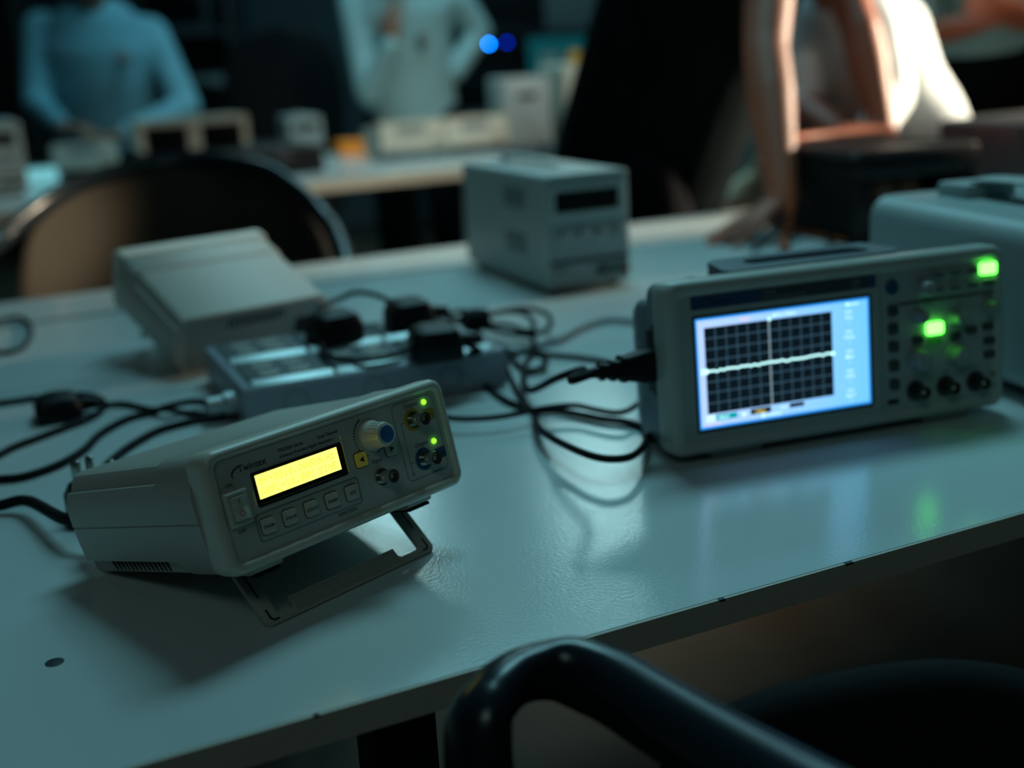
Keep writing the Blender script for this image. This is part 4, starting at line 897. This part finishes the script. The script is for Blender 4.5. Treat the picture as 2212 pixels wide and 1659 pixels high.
# ================================================================== BACKGROUND FURNITURE
def shelf_unit(loc, W, H, D, label, n=4):
    g = empty('storage_rack', loc, None, label, 'rack')
    for x in (0, W-.03):
        b = B(); b.box((x, 0, 0), (x+.03, D, H), .003); b.build('upright', M['tmetal'], g)
    for i in range(n):
        z = .08+(H-.12)*i/(n-1); b = B(); b.box((.03, 0, z), (W-.03, D, z+.025), .003); b.build('shelf', M['tmetal'], g)
    return g
def crate(loc, w, d, h, m, label, group=None):
    g = empty('equipment_box', loc, None, label, 'box', group)
    b = B(); b.box((0, 0, 0), (w, d, h), .012); b.build('box_shell', M[m], g)
    b = B(); b.box((w*.08, -.006, h*.15), (w*.92, .004, h*.85), .004); b.build('front_panel', M['smoke'], g)
    b = B(); b.tube([(w*.3, -.004, h*.9), (w*.3, -.02, h*.9), (w*.7, -.02, h*.9), (w*.7, -.004, h*.9)], .004, 8); b.build('box_handle', M['chairp'], g)
q = at(300, 100, 6.9); shelf_unit((q.x-.68, 6.9, 0), 1.2, 1.9, .45, 'dark open storage rack behind the seated man')
for i, (x, z, w, h, m, l) in enumerate(((.05, .712, .34, .30, 'boxdk', 'grey equipment box at the left of the lower rack shelf'), (.42, .712, .34, .22, 'boxdk', 'low grey equipment box on the middle of the rack shelf'), (.80, .712, .34, .34, 'face_dk', 'pale tall equipment box at the right of the rack shelf'), (.08, 1.292, .5, .2, 'boxdk', 'wide dark equipment box on the upper rack shelf'), (.68, 1.292, .4, .3, 'boxdk', 'square dark equipment box on the upper rack shelf'))):
    crate((q.x-.68+x, 6.94, z), w, .36, h, m, l, 'boxes on the dark rack')
q = at(1240, 200, 6.3)
g = empty('bench_cabinet', (q.x-.75, 6.2, 0), None, 'dark low cabinet under the teal monitor at the back', 'cabinet')
b = B(); b.box((0, 0, 0), (1.7, .55, .80), .01); b.build('cabinet_body', M['tmetal'], g)
for i in range(3):
    b = B(); b.box((.03+i*.56, -.012, .06), (.56+i*.56, .0, .76), .004); d = b.build('cabinet_door', M['face_dk'], g)
    b = B(); b.cyl((.50+i*.56, -.03, .4), (.50+i*.56, -.03, .55), .006, 8); b.build('door_handle', M['nickel'], d)
g = empty('monitor', (at(1222, 140, 6.3).x, 6.3, .80), None, 'dim teal monitor with an amber patch at the back', 'monitor')
b = B(); b.box((-.15, .0, .012), (.15, .12, .03), .006); b.box((-.03, .05, .02), (.03, .09, .14), .004); b.build('monitor_stand', M['black'], g)
b = B(); b.box((-.20, .03, .08), (.20, .07, .36), .006); s = b.build('monitor_shell', M['black'], g)
b = B(); b.quad((-.185, .029, .095), (.185, .029, .095), (.185, .029, .345), (-.185, .029, .345)); b.build('screen_or_glow_face', M['teal'], s)
b = B(); b.quad((.02, .027, .13), (.14, .027, .13), (.14, .027, .27), (.02, .027, .27)); b.build('display_patch', M['amber'], s)
b = B(); b.quad((-.13, .027, .13), (-.03, .027, .13), (-.03, .027, .27), (-.13, .027, .27)); b.build('display_patch', M['face'], s)
q = at(1075, 120, 6.5)
g = empty('network_rack', (q.x-.30, 6.5, .80), None, 'dark rack unit with two blue lamps behind the man\'s elbow', 'rack unit')
b = B(); b.box((0, 0, 0), (.56, .25, .62), .01); b.build('rack_shell', M['black'], g)
for px_, py_, m, r in ((1056, 95, 'ledb', .007), (1095, 92, 'ledb2', .007)):
    q2 = at(px_, py_, 6.49); b = B(); b.lathe([(0, r), (.004, r*.9), (.006, .0002)], (q2.x-q.x+.30, -.0055, q2.z-.80), (0, -1, 0), 14); b.build('indicator_lamp', M[m], g)
for i in range(3):
    b = B(); b.box((.03, -.006, .04+i*.2), (.53, .002, .19+i*.2), .004); b.build('rack_panel', M['blackm'], g)
# upper dark wall cabinets at right of centre
q = at(1250, 60, 7.2)
g = empty('wall_cabinet', (q.x-.7, 7.28, 1.18), None, 'dark wall cabinet above the teal monitor', 'cabinet')
b = B(); b.box((0, 0, 0), (1.5, .315, .75), .008); b.build('cabinet_body', M['tmetal'], g)
for i in range(3):
    b = B(); b.box((.02+i*.49, -.012, .02), (.49+i*.49, .0, .73), .004); b.build('cabinet_door', M['face_dk'], g)
# ================================================================== PEOPLE
V = Vector
def head_parts(b, c, f, up=(0, 0, 1), s=1.):                # skull, jaw, face, nose, ears
    f = Vector(f).normalized(); up = Vector(up); up = (up-f*up.dot(f)).normalized(); r = f.cross(up); c = Vector(c)
    W = lambda x, y, z: c+(r*x+f*y+up*z)*s
    b.limb([W(0, -.02, .03), W(0, .0, .045)], [(.072*s, .085*s), (.074*s, .088*s)], wide=r)
    b.limb([W(0, .01, .06), W(0, .035, -.03), W(0, .045, -.085)], [(.066*s, .07*s), (.058*s, .058*s), (.034*s, .032*s)], wide=r)
    b.limb([W(0, .085, .03), W(0, .108, -.012)], [(.009*s, .012*s), (.015*s, .014*s)], wide=r, n=8)
    b.limb([W(-.022, .088, -.048), W(.022, .088, -.048)], [.010*s, .010*s], wide=up, n=8)
    for e in (-1, 1):
        b.limb([W(e*.078, -.005, .025), W(e*.076, -.0, -.025)], [(.010*s, .018*s), (.008*s, .013*s)], wide=r, n=8)
        b.ball(W(e*.031, .083, .022), .012*s, 8)
        b.limb([W(e*.014, .092, .043), W(e*.048, .082, .045)], [.007*s, .006*s], wide=up, n=8)
def hand_parts(b, w, d, pn, thumb, s=1., curl=.35, spread=.20):   # wrist point, finger direction, palm normal, thumb side (+1/-1)
    d = Vector(d).normalized(); pn = Vector(pn); pn = (pn-d*pn.dot(d)).normalized(); sd = d.cross(pn)*thumb; w = Vector(w)
    b.limb([w, w+d*.045*s, w+d*.088*s], [(.027*s, .018*s), (.037*s, .016*s), (.040*s, .014*s)], wide=sd, n=14)
    for i, L in enumerate((.072, .080, .074, .058)):
        o = w+d*.088*s+sd*(.030-.020*i)*s; a = spread*(1.5-i)/1.5*.6
        dd = (d+sd*a).normalized(); p = [o, ]
        for k, (l, c) in enumerate(((.44, curl*.5), (.31, curl), (.25, curl*1.3))):
            dd = (dd*math.cos(c)+pn*math.sin(c)).normalized(); p.append(p[-1]+dd*L*l*s)
        b.limb(p, [.0090*s, .0085*s, .0078*s, .0065*s], wide=sd, n=10)
    o = w+d*.028*s+sd*.026*s; dd = (d*.72+sd*.75+pn*.15).normalized(); p1_ = o+dd*.040*s; p2_ = p1_+(dd*.8+d*.5).normalized()*.030*s; p3_ = p2_+(d*.9+dd*.2+pn*.2).normalized()*.024*s
    b.limb([o, p1_, p2_, p3_], [.0140*s, .0110*s, .0095*s, .0075*s], wide=sd, n=10)
def person(label, J, facing, top, bottom, skin='skin', sleeve=1.0, tw=.19, td=.115, vox=.0075, hands=None, hips=.165, hem=0., collar=True, shoes=True, sl=.062, tuck=0., badge=None):
    """J: joints. torso runs pelvis > waist > chest > neck; limbs as named."""
    g = empty('person', (J['pelvis'].x, J['pelvis'].y, 0), None, label, 'person'); o = g.location.copy()
    L = {k: Vector(v)-o for k, v in J.items()}
    wide = (L['shR']-L['shL']); wide.normalize(); hw = wide.copy(); hw.z = 0; hw.normalize()
    waist = L['pelvis'].lerp(L['neck'], .40); chest = L['pelvis'].lerp(L['neck'], .75); ub = L['pelvis'].lerp(L['neck'], .90)
    def torso(b, e, low=0.):
        b.limb([L['pelvis']-(L['neck']-L['pelvis']).normalized()*low, L['pelvis'].lerp(waist, .5), waist, chest, ub], [(hips+e, td+e), (hips*.97+e, td*1.02+e), (tw*.86+e, td*1.02+e), (tw*.93+e, td*1.04+e), (tw*.72+e, td*.84+e)], wide=wide, n=24)
    b = B(); torso(b, 0)
    b.limb([ub, L['neck'], L['neck'].lerp(L['head'], .6)], [.075, .058, .052], wide=wide)
    head_parts(b, L['head'], facing)
    for s in 'LR':
        b.limb([L['sh'+s], L['sh'+s].lerp(L['el'+s], .5), L['el'+s]], [.054, .047, .040], wide=hw); b.limb([L['el'+s], L['el'+s].lerp(L['wr'+s], .3), L['wr'+s]], [.041, .042, .026], wide=hw)
        if hands and s in hands: hand_parts(b, L['wr'+s], *hands[s])
        b.limb([L['hip'+s], L['hip'+s].lerp(L['kn'+s], .5), L['kn'+s]], [.085, .074, .056], wide=hw); b.limb([L['kn'+s], L['kn'+s].lerp(L['an'+s], .3), L['an'+s]], [.055, .054, .036], wide=hw)
    remesh(b, 'body', M[skin], vox, g)
    b = B(); torso(b, .016, hem)
    b.limb([ub, ub.lerp(L['neck'], .75)], [(.100, .075), (.066, .062)], wide=wide)
    for s in 'LR':
        b.limb([ub+(L['sh'+s]-ub)*.3-V((0, 0, .015)), L['sh'+s]], [.070, sl+.004], wide=hw)
        fr = sleeve[s] if isinstance(sleeve, dict) else sleeve
        if fr > 0:
            b.limb([L['sh'+s], L['sh'+s].lerp(L['el'+s], .5), L['el'+s]], [sl+.006, sl, sl-.006], wide=hw); b.limb([L['el'+s], L['el'+s].lerp(L['wr'+s], fr)], [sl-.006, sl-.012-.012*fr], wide=hw)
        else: b.limb([L['sh'+s], L['sh'+s].lerp(L['el'+s], 1+fr)], [sl+.008, sl+.006], wide=hw)
    remesh(b, 'shirt', M[top], vox, g, 16)
    if collar:
        fc = Vector(facing).normalized(); nk = L['neck']; b = B()
        for e in (-1, 1):
            b.limb([nk-fc*.045, nk+wide*e*.060-fc*.01+Vector((0, 0, -.004)), nk+wide*e*.030+fc*.066+Vector((0, 0, -.035))], [(.024, .008), (.026, .008), (.028, .007)], wide=(0, 0, 1), n=10)
        b.build('collar', M[top], g)
    if badge is not None:
        q_ = Vector(badge)-o; bb = B(); bb.ball(q_, (.022, .03, .028), 14); bb.build('chest_badge', mat('badge_brown', (.19, .16, .15), .8), g)
    b = B(); b.limb([L['pelvis'].lerp(waist, .35), L['pelvis'], L['pelvis'].lerp((L['hipL']+L['hipR'])/2, .8)], [(hips+.008+tuck, td+.006+tuck), (hips+.012+tuck, td+.012+tuck), (hips*.85+tuck*.5, td+tuck*.5)], wide=wide, n=24)
    for s in 'LR':
        b.limb([L['hip'+s], L['hip'+s].lerp(L['kn'+s], .5), L['kn'+s]], [.100, .090, .072], wide=hw); b.limb([L['kn'+s], L['an'+s]], [.072, .056], wide=hw)
    remesh(b, 'trousers', M[bottom], vox, g, 4)
    if shoes:
        for s in 'LR':
            d = L['to'+s]-L['an'+s]; d.z = 0; d.normalize(); a = L['an'+s]; z = -o.z
            b = B(); b.limb([Vector((a.x, a.y, .045))-d*.05, Vector((a.x, a.y, .042))+d*.08, Vector((a.x, a.y, .030))+d*.17], [(.040, .044), (.046, .040), (.038, .028)], wide=d.cross(Vector((0, 0, 1)))); b.build('shoe', M['black'], g)
    hc = L['head']; f = Vector(facing).normalized(); r = f.cross(Vector((0, 0, 1))).normalized(); u = r.cross(f)
    b = B(); b.limb([hc-f*.035+u*.02, hc-f*.022+u*.06], [(.080, .085), (.082, .092)], wide=r); b.limb([hc+f*.04+u*.095, hc-f*.05+u*.08], [(.058, .03), (.07, .04)], wide=r); remesh(b, 'hair', M['hair'], .007, g)
    return g
def legs(J, hw, sit=False, fwd=None, kz=.47):
    p = J['pelvis']
    for s, e in (('L', -1), ('R', 1)):
        J['hip'+s] = p+hw*e*.095+V((0, 0, -.05))
        if not sit:
            J['kn'+s] = V((p.x, p.y, (p.z-.05)*.53))+hw*e*.11+fwd*.02; J['an'+s] = V((p.x, p.y, .085))+hw*e*.12-fwd*.02; J['to'+s] = J['an'+s]+fwd*.2
        else:
            J['kn'+s] = J['hip'+s]+fwd*.42+hw*e*.06+V((0, 0, kz-p.z+.05)); J['an'+s] = V((J['kn'+s].x, J['kn'+s].y, .085))-fwd*.05; J['to'+s] = J['an'+s]+fwd*.2
    return J
# seated man at the left of the far table
Y0 = 4.78; F = V((.25, -1, 0)).normalized(); hwv = V((1, .25, 0)).normalized()
J = dict(pelvis=at(238, 318, Y0), neck=at(207, 30, Y0-.08), head=at(199, -48, Y0-.12), shL=at(88, 62, Y0-.06), shR=at(325, 72, Y0+.02), elL=at(78, 222, Y0-.16), elR=at(403, 232, Y0-.12), wrL=at(135, 272, Y0-.36), wrR=at(262, 292, Y0-.36))
legs(J, hwv, True, F, .60)
person('seated man in a light blue shirt at the far table, hands together', J, (.2, -1, -.25), 'shirt', 'trous', 'skind', .93, .21, .12, .009, {'L': (V((.6, -.35, -.05)), (0, 0, -1), -1, 1., .35), 'R': (V((-.85, -.25, .0)), (0, 0, -1), 1, 1., .35)}, .18, badge=at(266, 128, 4.585))
def stool(loc, h, label):
    g = empty('stool', loc, None, label, 'stool')
    b = B(); b.lathe([(0, .16), (.012, .175), (.04, .175), (.05, .16), (.052, .001)], (0, 0, h-.052), (0, 0, 1), 28); b.build('seat', M['cloth'], g)
    for i in range(4):
        a = PI/4+i*PI/2; b = B(); b.tube([(.12*math.cos(a), .12*math.sin(a), h-.05), (.19*math.cos(a), .19*math.sin(a), .0025)], .012, 10); b.build('leg', M['tmetal'], g)
    b = B(); b.tube([(.165*math.cos(2*PI*i/20), .165*math.sin(2*PI*i/20), .22) for i in range(20)], .008, 8, closed=True); b.build('foot_ring', M['tmetal'], g)
    return g
p = J['pelvis']; stool((p.x, p.y+.02, 0), p.z-.135, 'black stool under the seated man in the light blue shirt')
# standing man with hand on chin
Y0 = 4.95; F = V((.0, -1, 0)); hwv = V((1, .05, 0)).normalized()
J = dict(pelvis=at(893, 232, Y0), neck=at(862, -48, Y0-.05), head=at(850, -92, Y0-.16), shL=at(765, 5, Y0-.04), shR=at(985, 0, Y0+.02), elL=at(798, 205, Y0-.17), elR=at(1034, 70, Y0+.06), wrL=at(848, 92, Y0-.25), wrR=at(982, 162, Y0-.02))
legs(J, hwv, False, F)
person('standing man in a light blue shirt, hand at chin, other hand on hip', J, (0, -1, -.45), 'shirt2', 'trous', 'skind', .95, .19, .115, .009, {'L': (V((.05, .2, 1)), (.3, .9, 0), 1, 1., .55), 'R': (V((-.8, -.3, -.5)), (-.3, .9, -.2), -1, 1., .3)}, .165, .05, badge=at(912, 84, 4.785))
# the man leaning over the near table
Yp = 2.72
J = dict(pelvis=at(1406, 300, Yp), neck=at(1598, -290, 2.60), head=at(1680, -350, 2.50), shL=at(1670, -170, 2.34), shR=at(1760, -200, 2.78), elL=at(1654, 110, 2.17), elR=at(1858, 60, 2.52), wrL=on_z(1691, 436, TZ+.062), wrR=at(1908, 284, 2.43))
p = J['pelvis']; F = V((1, -.25, 0)).normalized(); hwv = V((.25, 1, 0)).normalized()
J['hipL'] = p-hwv*.10+V((.0, 0, -.05)); J['hipR'] = p+hwv*.10+V((0, 0, -.05))
for s, e, dx in (('L', -1, .02), ('R', 1, .10)):
    J['kn'+s] = V((p.x+dx+.03, p.y, .47))+hwv*e*.11; J['an'+s] = V((p.x+dx-.04, p.y, .085))+hwv*e*.12; J['to'+s] = J['an'+s]+F*.2
tipL = on_z(1560, 506, TZ+.012); 
person('man in a black T-shirt leaning over the table with a palm on it', J, (.8, -.55, -.35), 'tee', 'trous', 'skin', -.62, .20, .188, .0055, {'L': (tipL-J['wrL'], (0, 0, -1), 1, 1.0, .05, .30), 'R': (V((-.95, -.1, .10)), (0, 0, -1), -1, 1.0, .22, .25)}, .175, .09, False, True, .078)
# man standing at the far right with folded forearms
Y0 = 3.75; F = V((-.35, -1, 0)).normalized(); hwv = V((1, -.35, 0)).normalized()
J = dict(pelvis=at(2140, 200, Y0), neck=at(2125, -260, Y0-.02), head=at(2110, -350, Y0-.06), shL=at(1985, -190, Y0-.04), shR=at(2265, -190, Y0-.1), elL=at(2000, 72, Y0-.10), elR=at(2300, 50, Y0-.18), wrL=at(2150, 38, Y0-.30), wrR=at(2200, 15, Y0-.36))
legs(J, hwv, False, F)
person('person in pale blue shirt and black trousers standing with raised bare forearms', J, (-.3, -1, -.2), 'shirt2', 'trous', 'skin', {'L': .10, 'R': .10}, .19, .115, .009, {'L': (V((.9, -.25, .25)), (0, .9, .4), -1, 1., .5), 'R': (V((-.8, -.2, .1)), (0, .9, .4), 1, 1., .5)}, .165, .0, tuck=.024)
# seated person in a white coat between the leaning man's arms
Y0 = 3.15; F = V((-.65, -.75, 0)).normalized(); hwv = V((.75, -.65, 0)).normalized()
J = dict(pelvis=at(1945, 305, Y0), neck=at(1815, -10, Y0-.12), head=at(1790, -95, Y0-.18), shL=at(1748, 40, Y0-.05), shR=at(1893, 60, Y0-.22), elL=at(1722, 225, Y0-.12), elR=at(1925, 205, Y0-.30), wrL=at(1812, 282, Y0-.34), wrR=at(1880, 300, Y0-.42))
legs(J, hwv, True, F, .50)
person('person in a white coat seated behind the leaning man\'s arms', J, (-.6, -.75, -.4), 'coat', 'trous', 'skin', {'L': .12, 'R': .92}, .19, .12, .009, {'L': (V((.7, -.5, -.35)), (0, 0, -1), -1, 1., .3), 'R': (V((-.3, -.8, -.3)), (0, 0, -1), 1, 1., .3)}, .20, .10)
p = J['pelvis']; stool((p.x+.02, p.y+.02, 0), p.z-.16, 'black stool under the seated person in the white coat')
# khaki bag on a stool behind the leaning man
q = at(1590, 400, 3.25); st = stool((q.x, 3.25, 0), .56, 'black stool carrying the khaki bag behind the leaning man')
g = empty('canvas_bag', (q.x, 3.25, .56), None, 'crumpled khaki canvas bag behind the leaning man\'s arm', 'bag')
b = B(); b.limb([(-.05, 0, .05), (.0, 0, .09), (.04, .0, .15)], [(.06, .05), (.055, .05), (.03, .03)]); b.ball((.03, 0, .05), (.06, .05, .05)); remesh(b, 'bag_body', M['khaki'], .008, g)
b = B(); b.tube(spline([(.03, 0, .16), (.07, 0, .21), (.10, .0, .18), (.07, 0, .10)], 6), .008, 8); b.build('bag_strap', M['khaki'], g)
# low dark instruments at the far right behind the cage
k3 = cabinet('instrument_cabinet', 'dark instrument with pale top behind the black housing at the right edge', .30, .22, .135, 'tmetal', 'tmetal', 'bench instrument')
k3.matrix_world = Matrix.Translation((at(2185, 300, 2.40).x, 2.34, TZ+.008)) @ rz(R(25)).to_4x4()
# ================================================================== LIGHT
def area(name, loc, aim, sx_, sy_, col, e, spread=180):
    l = bpy.data.lights.new(name, 'AREA'); l.shape = 'RECTANGLE'; l.size = sx_; l.size_y = sy_; l.color = col; l.energy = e; l.spread = R(spread)
    o = bpy.data.objects.new(name, l); COL.objects.link(o); o.location = loc
    o.rotation_euler = (Vector(aim)-Vector(loc)).to_track_quat('-Z', 'Y').to_euler(); return o
area('ceiling_lamp_or_fill', (.30, 2.10, 3.15), (.85, 1.15, .75), 1.1, .55, (.33, .83, .96), 8.4, 95)
area('ceiling_lamp_or_fill', (-.1, 4.1, 3.2), (-.3, 4.6, 1.0), 1.6, .8, (.34, .84, .98), 30)
area('pendant_lamp', (.52, 7.0, 3.10), (.06, .83, .75), .50, .58, (.56, .98, 1.0), 7.6)
area('pendant_lamp', (-.82, 6.85, 3.14), (-.09, .78, .75), .46, .5, (.56, .98, 1.0), 7)
area('ceiling_lamp_or_fill', (-.5, -1.6, 3.1), (0, 1.0, .7), 1.2, .6, (.56, .86, .82), 5.2)  # fill light added behind the camera, no lamp known there
area('warm_lamp', (2.7, 3.0, 1.62), (1.0, 2.72, 1.10), .4, .4, (1., .84, .62), 15, 44)
area('far_table_fill', (1.2, 1.6, 3.12), (-.1, 4.15, .8), .5, .5, (1., .93, .76), 2.8, 36)  # warm front light added to brighten the far table's right part
l = bpy.data.lights.new('chair_patch_spot', 'SPOT'); l.energy = 800; l.color = (1., .84, .60); l.spot_size = R(5.2); l.spot_blend = .9; l.shadow_soft_size = .05
o = bpy.data.objects.new('chair_patch_spot', l); COL.objects.link(o); o.location = (1.5, .9, 2.9); o.rotation_euler = (Vector((-.81, 2.22, .83))-o.location).to_track_quat('-Z', 'Y').to_euler()  # narrow spot added to warm the left side of the rear chair's back
w = bpy.data.worlds.new('world'); sc.world = w; w.use_nodes = True
w.node_tree.nodes['Background'].inputs[0].default_value = (.03, .07, .085, 1); w.node_tree.nodes['Background'].inputs[1].default_value = .25
# ================================================================== CAMERA
cd = bpy.data.cameras.new('camera'); cam = bpy.data.objects.new('camera', cd); COL.objects.link(cam); sc.camera = cam
cd.sensor_fit = 'HORIZONTAL'; cd.sensor_width = 36; cd.lens = FPX/2212*36; cd.clip_start = .02
U = Vector((0, math.sin(PITCH), math.cos(PITCH))); X = Vector((1, 0, 0)); FW = Vector((0, math.cos(PITCH), -math.sin(PITCH)))
c, s = math.cos(ROLL), math.sin(ROLL)
cx = X*c-U*s; cy = X*s+U*c
cam.matrix_world = Matrix((cx, cy, -FW)).transposed().to_4x4(); cam.location = (0, 0, CAMZ)
fp_ = gen.matrix_world @ Vector((.095, 0, .035)) - Vector((0, 0, CAMZ))
cd.dof.use_dof = True; cd.dof.focus_distance = fp_.dot(FW); cd.dof.aperture_fstop = 3.15
cd.dof.aperture_blades = 0
# ================================================================== LOOK
vs = sc.view_settings; vs.view_transform = 'Standard'; vs.look = 'None'; vs.exposure = 0; vs.gamma = 1
sc.cycles.use_denoising = True; sc.cycles.sample_clamp_indirect = 4; sc.cycles.max_bounces = 8
